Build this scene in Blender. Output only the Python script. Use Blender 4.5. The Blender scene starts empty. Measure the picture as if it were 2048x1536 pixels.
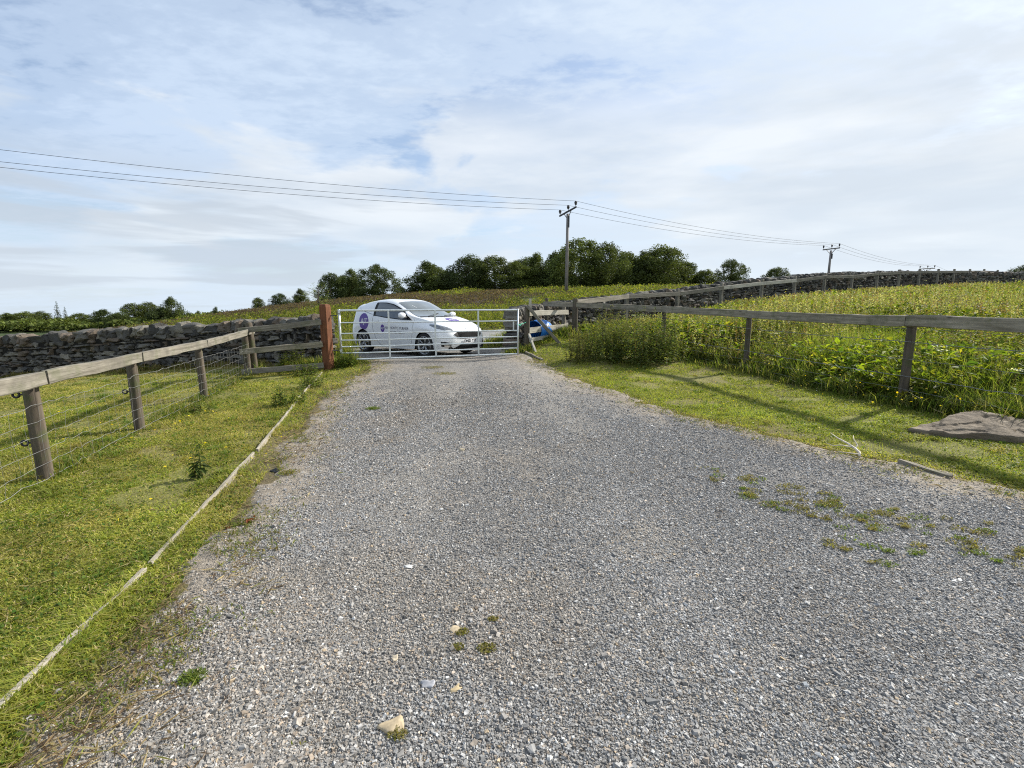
import bpy, bmesh, math, random
import numpy as np
from mathutils import Vector, Matrix
from mathutils.bvhtree import BVHTree

R = math.radians
rng = np.random.default_rng(11)
random.seed(11)
scene = bpy.context.scene

# ------------------------------------------------------------------ camera
cam_d = bpy.data.cameras.new('camera')
cam_d.sensor_width = 36.0
cam_d.lens = 36.0 * 950.0 / 2048.0
cam_d.clip_start = 0.05
cam_d.clip_end = 6000
cam = bpy.data.objects.new('camera', cam_d)
scene.collection.objects.link(cam)
cam.location = (0, 0, 1.5)
cam.rotation_euler = (R(90 - 9.384), 0, 0)
scene.camera = cam

# ------------------------------------------------------------------ light
SUN_EL = R(34)
SUN_AZ = math.atan2(1.57, 1.0)             # from +Y towards +X
sdir = Vector((math.sin(SUN_AZ) * math.cos(SUN_EL), math.cos(SUN_AZ) * math.cos(SUN_EL), math.sin(SUN_EL)))
sl = bpy.data.lights.new('sun', 'SUN')
sl.energy = 3.3
sl.angle = R(2.0)
sl.color = (1.0, 0.95, 0.86)
sun = bpy.data.objects.new('sun', sl)
scene.collection.objects.link(sun)
sun.rotation_euler = sdir.to_track_quat('Z', 'Y').to_euler()
sun.location = (60, 40, 60)

scene.view_settings.view_transform = 'Standard'
scene.view_settings.look = 'None'
scene.view_settings.exposure = 1.14
scene.view_settings.gamma = 1.0
scene.render.engine = 'CYCLES'
scene.cycles.max_bounces = 6
scene.cycles.transparent_max_bounces = 8
scene.cycles.use_denoising = False
scene.cycles.filter_width = 1.1

world = bpy.data.worlds.new('World')
scene.world = world
world.use_nodes = True
wt = world.node_tree
wt.nodes.clear()


def N(t, kind, **kw):
    n = t.nodes.new(kind)
    ins = kw.pop('ins', {})
    for k, v in kw.items():
        setattr(n, k, v)
    for k, v in ins.items():
        if isinstance(v, bpy.types.NodeSocket):
            t.links.new(v, n.inputs[k])
        else:
            n.inputs[k].default_value = v
    return n


def math_(t, op, a, b=None, clamp=False):
    n = t.nodes.new('ShaderNodeMath')
    n.operation = op
    n.use_clamp = clamp
    for i, s in enumerate((a, b)):
        if s is None:
            continue
        if isinstance(s, bpy.types.NodeSocket):
            t.links.new(s, n.inputs[i])
        else:
            n.inputs[i].default_value = s
    return n.outputs[0]


def ramp(t, fac, stops, interp='LINEAR'):
    n = t.nodes.new('ShaderNodeValToRGB')
    n.color_ramp.interpolation = interp
    els = n.color_ramp.elements
    while len(els) < len(stops):
        els.new(0.5)
    for e, (p, c) in zip(els, stops):
        e.position = p
        e.color = (c, c, c, 1) if not hasattr(c, '__len__') else (*c, 1)
    t.links.new(fac, n.inputs[0])
    return n.outputs[0]


def mix(t, fac, a, b, blend='MIX'):
    n = t.nodes.new('ShaderNodeMix')
    n.data_type = 'RGBA'
    n.blend_type = blend
    for i, s in ((0, fac), (6, a), (7, b)):
        if isinstance(s, bpy.types.NodeSocket):
            t.links.new(s, n.inputs[i])
        else:
            n.inputs[i].default_value = s if not hasattr(s, '__len__') else (*s, 1)[:4]
    return n.outputs[2]


def noise(t, vec, scale, detail=4, rough=0.5, dist=0.0):
    n = N(t, 'ShaderNodeTexNoise', ins={'Vector': vec, 'Scale': scale, 'Detail': detail, 'Roughness': rough, 'Distortion': dist})
    return n.outputs[0]


def mapping(t, vec, scale=(1, 1, 1), rot=(0, 0, 0), loc=(0, 0, 0)):
    return N(t, 'ShaderNodeMapping', ins={'Vector': vec, 'Scale': scale, 'Rotation': rot, 'Location': loc}).outputs[0]


def build_sky():
    t = wt
    tc = N(t, 'ShaderNodeTexCoord').outputs['Generated']
    sep = N(t, 'ShaderNodeSeparateXYZ', ins={0: tc})
    z = sep.outputs[2]
    sky = N(t, 'ShaderNodeTexSky', sky_type='NISHITA', sun_disc=False, sun_elevation=SUN_EL,
            sun_rotation=SUN_AZ, altitude=300, air_density=1.0, dust_density=1.2, ozone_density=1.5)
    skyc = mix(t, 1.0, sky.outputs[0], (0.062, 0.066, 0.070), 'MULTIPLY')
    # clouds lie on flat layers overhead: direction divided by its height
    den = math_(t, 'MAXIMUM', math_(t, 'ADD', z, 0.10), 0.03)
    px = math_(t, 'DIVIDE', sep.outputs[0], den)
    py = math_(t, 'DIVIDE', sep.outputs[1], den)
    lay = N(t, 'ShaderNodeCombineXYZ', ins={0: px, 1: py, 2: 0.0}).outputs[0]
    # high veil: broad sheets with streaks
    v1 = noise(t, mapping(t, lay, (0.55, 0.85, 1), (0, 0, R(25)), (3.1, 1.7, 0)), 1.0, 5, 0.5, 0.4)
    v2 = noise(t, mapping(t, lay, (1.1, 4.0, 1), (0, 0, R(-28)), (0.3, 5.2, 0)), 1.4, 6, 0.58, 0.5)
    v3 = noise(t, mapping(t, lay, (5.0, 7.0, 1), (0, 0, R(35)), (2, 9, 0)), 2.0, 4, 0.6, 0.2)
    veil = math_(t, 'ADD', math_(t, 'MULTIPLY', v1, 0.72), math_(t, 'MULTIPLY', v2, 0.17))
    veil = math_(t, 'ADD', veil, math_(t, 'MULTIPLY', v3, 0.19))
    # thicker towards the sun (right of the picture)
    veil = math_(t, 'ADD', veil, math_(t, 'MULTIPLY', sep.outputs[0], 0.09))
    veilf = ramp(t, veil, [(0.41, 0.34), (0.50, 0.74), (0.60, 0.98)], 'EASE')
    veilc = ramp(t, math_(t, 'ADD', math_(t, 'MULTIPLY', sep.outputs[0], 0.42), 0.5),
                 [(0.12, (0.262, 0.325, 0.42)), (0.50, (0.325, 0.38, 0.45)), (0.85, (0.375, 0.41, 0.445))])
    c = mix(t, veilf, skyc, veilc)
    # low cumulus bank: puffs on the direction sphere, squashed flat
    low = mapping(t, tc, (1.5, 1.5, 5.2), (0, 0, 0), (0.55, 0.2, 0.32))
    l1 = noise(t, low, 1.5, 7, 0.52, 0.25)
    band = ramp(t, z, [(0.0, 0.75), (0.10, 0.95), (0.30, 0.85), (0.42, 0.0)], 'EASE')
    l1b = math_(t, 'ADD', l1, math_(t, 'MULTIPLY', sep.outputs[0], 0.10))
    lowf = math_(t, 'MULTIPLY', ramp(t, l1b, [(0.455, 0.0), (0.53, 0.88)], 'EASE'), band)
    shade = noise(t, mapping(t, tc, (1.5, 1.5, 7.0), (0, 0, 0), (0.1, 0.7, 0.25)), 1.9, 5, 0.5)
    lowc = mix(t, ramp(t, shade, [(0.38, 0.0), (0.62, 1.0)]), (0.315, 0.35, 0.39), (0.425, 0.442, 0.455))
    c = mix(t, lowf, c, lowc)
    # grey flat streaks near the horizon on the shaded side
    gs = noise(t, mapping(t, tc, (1.6, 1.6, 15.0), (0, 0, 0), (2.3, 0.4, 1.3)), 1.9, 5, 0.5, 0.3)
    gb = ramp(t, z, [(0.0, 0.7), (0.17, 0.8), (0.27, 0.0)], 'EASE')
    gl = ramp(t, sep.outputs[0], [(-0.3 + 0.5, 1.0), (0.62, 0.0)])
    gx = ramp(t, math_(t, 'ADD', math_(t, 'MULTIPLY', sep.outputs[0], 0.5), 0.5), [(0.30, 1.0), (0.50, 0.15)])
    gf = math_(t, 'MULTIPLY', math_(t, 'MULTIPLY', ramp(t, gs, [(0.46, 0.0), (0.60, 0.85)], 'EASE'), gb), gx)
    hz = ramp(t, z, [(0.0, 0.75), (0.10, 0.40), (0.24, 0.0)], 'EASE')
    c = mix(t, hz, c, (0.345, 0.395, 0.445))
    c = mix(t, gf, c, (0.262, 0.295, 0.335))
    bg = N(t, 'ShaderNodeBackground', ins={'Color': c, 'Strength': 1.0})
    out = N(t, 'ShaderNodeOutputWorld')
    t.links.new(bg.outputs[0], out.inputs[0])


build_sky()


# ------------------------------------------------------------------ helpers
def tag(o, label=None, cat=None, group=None, kind=None):
    if label:
        o['label'] = label
    if cat:
        o['category'] = cat
    if group:
        o['group'] = group
    if kind:
        o['kind'] = kind
    return o


def link(o):
    scene.collection.objects.link(o)
    return o


def empty(name, loc=(0, 0, 0), rz=0.0, label=None, cat=None, group=None):
    o = bpy.data.objects.new(name, None)
    o.empty_display_size = 0.2
    o.location = loc
    o.rotation_euler = (0, 0, rz)
    link(o)
    return tag(o, label, cat, group)


def mesh_np(name, V, F, col=None, smooth=False, flat_normals=True):
    """V (n,3); F list of (m,k) int arrays or lists of tuples."""
    me = bpy.data.meshes.new(name)
    V = np.asarray(V, dtype=np.float32)
    loops, starts, s = [], [], 0
    for f in F:
        f = np.asarray(f, dtype=np.int32)
        if f.size == 0:
            continue
        m, k = f.shape
        loops.append(f.ravel())
        starts.append(np.arange(m, dtype=np.int32) * k + s)
        s += m * k
    loops = np.concatenate(loops)
    starts = np.concatenate(starts)
    me.vertices.add(len(V))
    me.vertices.foreach_set('co', V.ravel())
    me.loops.add(len(loops))
    me.loops.foreach_set('vertex_index', loops)
    me.polygons.add(len(starts))
    me.polygons.foreach_set('loop_start', starts)
    if smooth:
        me.polygons.foreach_set('use_smooth', np.ones(len(starts), dtype=bool))
    else:
        me.polygons.foreach_set('use_smooth', np.zeros(len(starts), dtype=bool))
    me.update(calc_edges=True)
    if col is not None:
        a = me.attributes.new('Col', 'FLOAT_COLOR', 'POINT')
        c = np.ones((len(V), 4), dtype=np.float32)
        c[:, :3] = col
        a.data.foreach_set('color', c.ravel())
    return me


class MB:
    def __init__(self):
        self.v, self.f, self.c, self.n = [], {}, [], 0

    def add(self, V, F, col=None):
        V = np.asarray(V, dtype=np.float64).reshape(-1, 3)
        groups = {}
        if isinstance(F, np.ndarray):
            groups[F.shape[1]] = [F]
        else:
            for f in F:
                groups.setdefault(len(f), []).append(f)
            groups = {k: [np.asarray(x)] for k, x in groups.items()}
        for k, a in groups.items():
            self.f.setdefault(k, []).extend([x + self.n for x in a])
        self.v.append(V)
        if col is None:
            col = (1, 1, 1)
        self.c.append(np.broadcast_to(np.asarray(col, dtype=np.float64), V.shape).copy())
        self.n += len(V)
        return self

    def box(self, c, s, M=None, col=None):
        x, y, z = [a / 2 for a in s]
        V = np.array([[-x, -y, -z], [x, -y, -z], [x, y, -z], [-x, y, -z], [-x, -y, z], [x, -y, z], [x, y, z], [-x, y, z]])
        if M is not None:
            V = V @ np.array(M).T
        F = [(0, 3, 2, 1), (4, 5, 6, 7), (0, 1, 5, 4), (1, 2, 6, 5), (2, 3, 7, 6), (3, 0, 4, 7)]
        return self.add(V + np.array(c), F, col)

    def tube(self, pts, r, n=8, col=None, cap=True):
        pts = np.asarray(pts, dtype=float)
        m = len(pts)
        r = np.broadcast_to(np.asarray(r, dtype=float), (m,))
        V = []
        tprev = None
        for i in range(m):
            t = pts[min(i + 1, m - 1)] - pts[max(i - 1, 0)]
            t = t / (np.linalg.norm(t) + 1e-12)
            if tprev is None:
                a = np.array([0, 0, 1.0]) if abs(t[2]) < 0.9 else np.array([1.0, 0, 0])
                u = np.cross(a, t)
            else:
                u = u - t * (u @ t)
            u /= np.linalg.norm(u)
            w = np.cross(t, u)
            ang = np.arange(n) * 2 * math.pi / n
            V.append(pts[i] + r[i] * (np.cos(ang)[:, None] * u + np.sin(ang)[:, None] * w))
            tprev = t
        V = np.concatenate(V)
        F = []
        for i in range(m - 1):
            for j in range(n):
                k = (j + 1) % n
                F.append((i * n + j, i * n + k, (i + 1) * n + k, (i + 1) * n + j))
        if cap:
            F.append(tuple(range(n - 1, -1, -1)))
            F.append(tuple((m - 1) * n + j for j in range(n)))
        return self.add(V, F, col)

    def lathe(self, prof, n=16, M=None, c=(0, 0, 0), col=None, close=False):
        """prof list of (radius, height) about local Z."""
        ang = np.arange(n) * 2 * math.pi / n
        V = np.concatenate([np.stack([r * np.cos(ang), r * np.sin(ang), np.full(n, h)], 1) for r, h in prof])
        F = []
        m = len(prof)
        for i in range(m if close else m - 1):
            a, b = i, (i + 1) % m
            for j in range(n):
                k = (j + 1) % n
                F.append((a * n + j, a * n + k, b * n + k, b * n + j))
        if M is not None:
            V = V @ np.array(M).T
        return self.add(V + np.array(c), F, col)

    def mesh(self, name, smooth=False):
        return mesh_np(name, np.concatenate(self.v), [np.concatenate(x) for x in self.f.values()], np.concatenate(self.c), smooth)

    def build(self, name, mat, parent=None, smooth=False, loc=None, world=False):
        """world: vertices are in world space although the parent is placed."""
        o = bpy.data.objects.new(name, self.mesh(name, smooth))
        if mat:
            o.data.materials.append(mat)
        link(o)
        if loc is not None:
            o.location = loc
        if parent is not None:
            o.parent = parent
            if world:
                o.location = -Vector(parent.location)
        return o


def put(name, me, mat=None, parent=None, loc=(0, 0, 0), M=None, world_loc=None):
    o = bpy.data.objects.new(name, me)
    if mat and not me.materials:
        me.materials.append(mat)
    link(o)
    o.location = loc
    if M is not None:
        o.rotation_euler = M.to_euler()
    if parent is not None:
        o.parent = parent
        if world_loc is not None:
            o.location = Vector(world_loc) - Vector(parent.location)
    return o


# numpy value noise
_perm = rng.random((256, 256))


def vnoise(x, y, s=1.0, seed=0):
    x = np.asarray(x) * s + seed * 17.31
    y = np.asarray(y) * s + seed * 9.17
    xi = np.floor(x).astype(int)
    yi = np.floor(y).astype(int)
    fx, fy = x - xi, y - yi
    fx = fx * fx * (3 - 2 * fx)
    fy = fy * fy * (3 - 2 * fy)
    g = lambda a, b: _perm[a % 256, b % 256]
    return (g(xi, yi) * (1 - fx) + g(xi + 1, yi) * fx) * (1 - fy) + (g(xi, yi + 1) * (1 - fx) + g(xi + 1, yi + 1) * fx) * fy


def fbm(x, y, s=1.0, oct=4, seed=0):
    t, a, tot = 0, 1.0, 0
    for i in range(oct):
        t = t + a * vnoise(x, y, s * 2 ** i, seed + i)
        tot += a
        a *= 0.5
    return t / tot


def smooth01(x):
    x = np.clip(x, 0, 1)
    return x * x * (3 - 2 * x)


def inpoly(x, y, poly):
    x, y = np.asarray(x), np.asarray(y)
    r = np.zeros(x.shape, bool)
    n = len(poly)
    for i in range(n):
        x1, y1 = poly[i]
        x2, y2 = poly[(i + 1) % n]
        c = ((y1 > y) != (y2 > y)) & (x < (x2 - x1) * (y - y1) / (y2 - y1 + 1e-12) + x1)
        r ^= c
    return r


def visible(x, y, m=0.04):
    """inside the wedge the photograph could see, with a margin for a step aside"""
    return (np.abs(x) < (1.085 + m) * (y * 0.987 + 0.25) + 1.7) & (y > 0.35)


# ------------------------------------------------------------------ terrain height
WALL_R = [(0.02, 13.25, 1.42), (0.62, 15.0, 1.50), (1.75, 16.5, 1.62), (4.28, 18.3, 1.91), (7.01, 20.4, 2.19), (9.23, 22.0, 2.50),
          (11.04, 23.0, 2.69), (13.84, 24.6, 2.95), (17.27, 26.6, 3.26), (25.3, 31.8, 3.69), (33, 35.6, 3.92), (41, 39, 4.10), (55, 44, 4.35)]
WALL_L = [(-4.35, 11.25, 1.27), (-5.9, 12.05, 1.17), (-7.47, 12.65, 1.07), (-9.53, 12.95, 0.97), (-12.3, 13.1, 0.75), (-14.6, 13.5, 0.63), (-19, 14.2, 0.42)]
WFENCE = [(1.83, 14.0, 1.70), (4.1, 17.3, 1.92), (6.59, 19.16, 2.16), (8.93, 20.63, 2.44), (11.37, 22.09, 2.69), (13.73, 23.54, 2.89), (16.1, 25.0, 3.15),
          (18.64, 26.64, 3.26), (21.19, 28.2, 3.5), (23.69, 29.75, 3.67), (26.2, 31.3, 3.81), (28.73, 32.83, 3.93), (31.21, 34.37, 4.04),
          (33.78, 35.91, 4.15), (36.11, 37.25, 4.25), (38.33, 38.47, 4.27), (40.68, 39.79, 4.32), (42.95, 41.02, 4.37)]
CP = [(0, -6, 0), (-6, -6, 0), (6, -6, 0), (-12, -6, 0), (12, -6, .1), (0, 0, 0), (-4, 0, 0), (4, 0, 0.02), (-4, 4, 0), (0, 3.5, 0), (3, 3.5, 0.0), (4.5, 5, .07), (5.5, 6.7, .10), (5.1, 10.3, .12),
      (-2.6, 5, 0.0), (0, 6.5, .02), (2, 6.5, .03), (-4.6, 6, 0), (-5.1, 7.8, 0), (-5.7, 10.2, .02), (-4, 10.3, .10), (-3.8, 10.7, .18), (-2, 11.2, .19), (0.15, 12.0, .21),
      (-1, 9.3, .10), (1, 9.6, .12), (0.4, 13.0, .34), (1.57, 14.55, .58), (1.83, 14.0, .62), (1.3, 12.2, .36), (3.8, 12.1, .30), (2.6, 13.6, .46), (2.5, 10.6, .14),
      (-2.9, 13.6, .14), (-4.5, 14.5, .12), (-1.2, 12.6, .15), (-4.4, 13.0, .13), (-0.5, 14.5, .22),
      (-0.8, 18, .36), (-6, 17, .10), (-14, 19, -.35), (-25, 22, -.8), (4, 21.5, .75), (10, 26, 1.3),
      (-.6, 22, .62), (-8, 22, .35), (-12, 25, .55), (-15.5, 25.2, .30), (-1.1, 34, 1.25), (-28, 45, .42), (-25.5, 50.6, 1.1), (-22, 56, 1.7), (-8, 45, 2.35), (4.7, 43, 2.6), (8.3, 45.8, 2.75),
      (15, 44, 2.9), (-14, 76, 2.9), (9, 81, 3.3), (32, 81, 3.6), (60, 80, 3.4), (90, 90, 3.0), (-45, 55, -1.5), (-60, 80, -3.0), (-100, 141, -5.6), (-160, 150, -6.5), (-40, 110, 0.0), (0, 150, 1.5), (60, 160, 1.5), (140, 140, 1.5), (140, 40, 4), (80, 30, 3.2),
      (9, 9, .35), (13, 12, .62), (20, 14, 1.0), (30, 20, 1.55), (14, 5, .6), (30, 6, 1.2), (60, 10, 2.3), (8, 14, .75), (14, 18.5, 1.10), (22, 25, 1.75), (6, 17, .80),
      (-20, 4, -.5), (-40, 5, -1.5), (-80, 30, -3.5), (-160, 40, -6)]
CP += [(x, y, z - 1.2) for x, y, z in WALL_R[3:]]
CP += [(-4.53, 11.1, .08), (-7.47, 12.5, -.07), (-9.53, 12.8, -.22), (-12.3, 13, -.42), (-14.6, 13.3, -.55), (-19, 14, -.75), (-9, 9, -.12), (-12, 11, -.33), (-7, 7, -.03), (-7, 4, -.02)]
CP = np.array(CP, float)
# distances measured on radially compressed coordinates, so near and far points carry equal weight


def warp(x, y):
    r = np.sqrt(x * x + y * y) + 1e-9
    k = np.arcsinh(r / 12.0) * 12.0 / r
    return x * k, y * k


def _phi(r2):
    return 0.5 * r2 * np.log(r2 + 1e-12)


_wx, _wy = warp(CP[:, 0], CP[:, 1])
_n = len(CP)
_A = np.zeros((_n + 3, _n + 3))
_A[:_n, :_n] = _phi((_wx[:, None] - _wx) ** 2 + (_wy[:, None] - _wy) ** 2) + np.eye(_n) * 0.02
_A[:_n, _n] = 1
_A[:_n, _n + 1] = _wx
_A[:_n, _n + 2] = _wy
_A[_n:, :_n] = _A[:_n, _n:].T
_W = np.linalg.solve(_A, np.concatenate([CP[:, 2], np.zeros(3)]))


def zf(x, y):
    x = np.asarray(x, float)
    y = np.asarray(y, float)
    sh = x.shape
    x, y = x.ravel(), y.ravel()
    cx, cy = np.clip(x, -165, 145), np.clip(y, -8, 160)
    ext = np.hypot(x - cx, y - cy)
    out = np.empty(len(x))
    for i in range(0, len(x), 40000):
        wx, wy = warp(cx[i:i + 40000], cy[i:i + 40000])
        out[i:i + 40000] = _phi((wx[:, None] - _wx) ** 2 + (wy[:, None] - _wy) ** 2) @ _W[:_n] + _W[_n] + _W[_n + 1] * wx + _W[_n + 2] * wy
    return (out - ext * 0.03).reshape(sh)


def z1(x, y):
    return float(zf(np.array([x]), np.array([y]))[0])


# edges of the drive
KERB = np.array([(-1.60, -0.5), (-1.72, 0.6), (-1.90, 1.62), (-1.96, 1.85), (-2.08, 2.51), (-2.62, 4.67), (-2.91, 5.8), (-3.37, 7.4), (-4.06, 10.0)])
GEDGE = np.array([(6.5, -2), (5.6, 0.6), (4.9, 1.9), (4.02, 3.52), (3.76, 3.89), (3.62, 4.27), (3.26, 4.73), (3.02, 5.19), (2.52, 5.88), (1.82, 7.5), (1.0, 9.58), (0.35, 12.2), (0.0, 13.0)])


def kerb_x(y):
    return np.interp(y, KERB[:, 1], KERB[:, 0])


def edge_l(y):
    w = np.interp(y, [0, 1.6, 2.5, 4.7, 7.4, 8.6, 10.2, 10.9, 12, 16], [.20, .22, .25, .27, .32, .62, 1.1, 1.0, .3, -1.5])
    return np.interp(y, list(KERB[:, 1]) + [12.2, 16], list(KERB[:, 0]) + [-4.6, -6.5]) + w


def edge_r(y):
    return np.interp(y, list(GEDGE[:, 1]) + [16], list(GEDGE[:, 0]) + [-0.2])


def gravel_mask(x, y):
    """signed metres inside the gravel, roughened"""
    d = np.minimum(x - edge_l(y), edge_r(y) - x) * 0.9
    d = np.minimum(d, 16.0 - y)
    return d + (fbm(x, y, 2.3, 4, 3) - 0.5) * 0.55 + (vnoise(x, y, 14, 5) - 0.5) * 0.10


# ------------------------------------------------------------------ materials
MATS = {}


def new_mat(name):
    m = bpy.data.materials.new(name)
    m.use_nodes = True
    t = m.node_tree
    t.nodes.clear()
    out = N(t, 'ShaderNodeOutputMaterial')
    b = N(t, 'ShaderNodeBsdfPrincipled')
    t.links.new(b.outputs[0], out.inputs[0])
    MATS[name] = m
    return m, t, b, out


def setc(t, sock, v):
    if isinstance(v, bpy.types.NodeSocket):
        t.links.new(v, sock)
    else:
        sock.default_value = v if not hasattr(v, '__len__') else (*v, 1)[:4]


def bump(t, b, h, strength=0.5, dist=0.01):
    n = N(t, 'ShaderNodeBump', ins={'Height': h, 'Strength': strength, 'Distance': dist})
    t.links.new(n.outputs[0], b.inputs['Normal'])


def simple(name, col, rough=0.5, metal=0.0, spec=0.5, var=0.0, scale=8, bmp=0.0, coat=0.0):
    m, t, b, o = new_mat(name)
    b.inputs['Roughness'].default_value = rough
    b.inputs['Metallic'].default_value = metal
    b.inputs['Specular IOR Level'].default_value = spec
    b.inputs['Coat Weight'].default_value = coat
    b.inputs['Coat Roughness'].default_value = 0.04
    tc = N(t, 'ShaderNodeTexCoord').outputs['Object']
    if var > 0:
        n = noise(t, tc, scale, 5, 0.6)
        setc(t, b.inputs['Base Color'], mix(t, ramp(t, n, [(0.3, 0.0), (0.7, 1.0)]), tuple(c * (1 - var) for c in col), tuple(min(1, c * (1 + var)) for c in col)))
    else:
        setc(t, b.inputs['Base Color'], col)
    if bmp > 0:
        bump(t, b, noise(t, tc, scale * 3, 5, 0.6), bmp, 0.004)
    return m


def wood_mat(name, light, dark, axis=0, moss=0.0, scale=1.0, crack=0.6):
    m, t, b, o = new_mat(name)
    tc = N(t, 'ShaderNodeTexCoord').outputs['Object']
    oi = N(t, 'ShaderNodeObjectInfo').outputs['Random']
    off = N(t, 'ShaderNodeVectorMath', operation='ADD', ins={0: tc}).outputs
    sh = N(t, 'ShaderNodeCombineXYZ', ins={0: math_(t, 'MULTIPLY', oi, 31.0), 1: math_(t, 'MULTIPLY', oi, 7.0), 2: math_(t, 'MULTIPLY', oi, 13.0)}).outputs[0]
    va = N(t, 'ShaderNodeVectorMath', operation='ADD', ins={0: tc, 1: sh}).outputs[0]
    s = [28 * scale] * 3
    s[axis] = 1.6 * scale
    g = noise(t, mapping(t, va, s), 1.0, 6, 0.65, 0.3)
    s2 = [90 * scale] * 3
    s2[axis] = 2.2 * scale
    g2 = noise(t, mapping(t, va, s2), 1.0, 4, 0.6, 0.1)
    st = noise(t, mapping(t, va, (2.6, 2.6, 2.6)), 1.0, 5, 0.6)
    c = mix(t, ramp(t, g, [(0.30, 0.0), (0.68, 1.0)]), dark, light)
    c = mix(t, ramp(t, st, [(0.52, 0.0), (0.70, 0.75)]), c, tuple(x * 0.38 for x in light))
    kn = N(t, 'ShaderNodeTexVoronoi', ins={'Vector': mapping(t, va, (2.2, 7, 7) if axis == 0 else (7, 7, 2.2)), 'Scale': 1.0}).outputs['Distance']
    c = mix(t, ramp(t, kn, [(0.05, 0.85), (0.11, 0.0)]), c, tuple(x * 0.25 for x in light))
    c = mix(t, ramp(t, g2, [(0.30, crack), (0.42, 0.0)]), c, tuple(x * 0.3 for x in dark))
    if moss > 0:
        z = N(t, 'ShaderNodeSeparateXYZ', ins={0: tc}).outputs[2]
        mf = math_(t, 'MULTIPLY', ramp(t, noise(t, mapping(t, va, (6, 6, 6)), 1.0, 5, 0.65), [(0.50, 0.0), (0.66, 1.0)]), moss)
        c = mix(t, mf, c, (0.075, 0.095, 0.03))
    setc(t, b.inputs['Base Color'], c)
    b.inputs['Roughness'].default_value = 0.85
    b.inputs['Specular IOR Level'].default_value = 0.25
    bump(t, b, math_(t, 'ADD', g, math_(t, 'MULTIPLY', g2, 0.7)), 0.6, 0.006)
    return m


WOOD = wood_mat('weathered_rail_wood', (0.29, 0.265, 0.22), (0.11, 0.098, 0.076), 0, 0.3)
WOODD = wood_mat('dark_rail_wood', (0.38, 0.335, 0.26), (0.14, 0.12, 0.088), 0, 0.45)
WOODW = wood_mat('pale_board_wood', (0.58, 0.55, 0.47), (0.33, 0.30, 0.24), 0, 0.12, 1.0, 0.45)
POSTW = wood_mat('post_wood', (0.15, 0.122, 0.092), (0.052, 0.042, 0.032), 2, 0.55)
POSTG = wood_mat('grey_post_wood', (0.30, 0.27, 0.22), (0.14, 0.125, 0.10), 2, 0.3)
KERBW = wood_mat('edging_wood', (0.42, 0.38, 0.31), (0.19, 0.165, 0.125), 0, 0.2)
REDW = wood_mat('stained_gatepost_wood', (0.215, 0.088, 0.042), (0.105, 0.042, 0.020), 2, 0.0, 0.8, 0.7)
POLEW = wood_mat('pole_wood', (0.30, 0.27, 0.25), (0.17, 0.15, 0.135), 2, 0.0, 0.6)
STICKW = simple('bleached_stick', (0.60, 0.53, 0.42), 0.8, var=0.35, scale=20, bmp=0.4)
GALV = simple('galvanised_steel', (0.62, 0.66, 0.66), 0.42, metal=0.75, var=0.16, scale=26)
WIRE = simple('fence_wire', (0.24, 0.24, 0.23), 0.5, metal=0.5, var=0.25, scale=9)
CABLE = simple('power_cable', (0.035, 0.035, 0.04), 0.6)
BLACKP = simple('black_plastic', (0.012, 0.012, 0.013), 0.4, var=0.2)
STEELD = simple('dark_crossarm_steel', (0.06, 0.058, 0.06), 0.55, metal=0.3, var=0.3)
CERAM = simple('insulator_glaze', (0.03, 0.022, 0.02), 0.25, coat=0.3)
BLUEP = simple('blue_barrel_plastic', (0.02, 0.16, 0.52), 0.35, var=0.12, scale=5)
ROPE = simple('green_twine', (0.05, 0.38, 0.24), 0.8, var=0.2)


def attr_mat(name, rough=0.6, transl=0.0, var=0.25, nscale=6.0, spec=0.3, bmp=0.0, bscale=60):
    m, t, b, o = new_mat(name)
    a = N(t, 'ShaderNodeAttribute', attribute_name='Col').outputs[0]
    tc = N(t, 'ShaderNodeTexCoord').outputs['Object']
    n = noise(t, tc, nscale, 4, 0.6)
    c = mix(t, 1.0, a, ramp(t, n, [(0.25, 1 - var), (0.75, 1 + var)]), 'MULTIPLY')
    if name == 'tree_leaf':                                   # each tree its own green
        oi = N(t, 'ShaderNodeObjectInfo').outputs['Random']
        c = mix(t, 1.0, c, ramp(t, oi, [(0.0, (0.80, 0.82, 0.95)), (0.35, (1.0, 1.0, 1.0)), (0.7, (1.25, 1.18, 0.95)), (1.0, (1.5, 1.42, 1.15))]), 'MULTIPLY')
    setc(t, b.inputs['Base Color'], c)
    b.inputs['Roughness'].default_value = rough
    b.inputs['Specular IOR Level'].default_value = spec
    if bmp:
        bump(t, b, noise(t, tc, bscale, 5, 0.6), bmp, 0.006)
    if transl > 0:
        tr = N(t, 'ShaderNodeBsdfTranslucent')
        setc(t, tr.inputs[0], mix(t, 1.0, c, (1.25, 1.25, 0.55), 'MULTIPLY'))
        ms = N(t, 'ShaderNodeMixShader', ins={0: transl, 1: b.outputs[0], 2: tr.outputs[0]})
        t.links.new(ms.outputs[0], o.inputs[0])
    return m


LEAF = attr_mat('leaf', 0.6, 0.52, 0.22, 3.0, 0.12)
GRASSM = attr_mat('grass_blade', 0.6, 0.48, 0.25, 2.0, 0.15)
TREEM = attr_mat('tree_leaf', 0.65, 0.25, 0.25, 0.5, 0.12)
BARK = attr_mat('bark', 0.9, 0, 0.35, 9.0, 0.2, 0.4)
PEBBLE = attr_mat('gravel_stone', 0.75, 0, 0.30, 55.0, 0.3)


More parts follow.
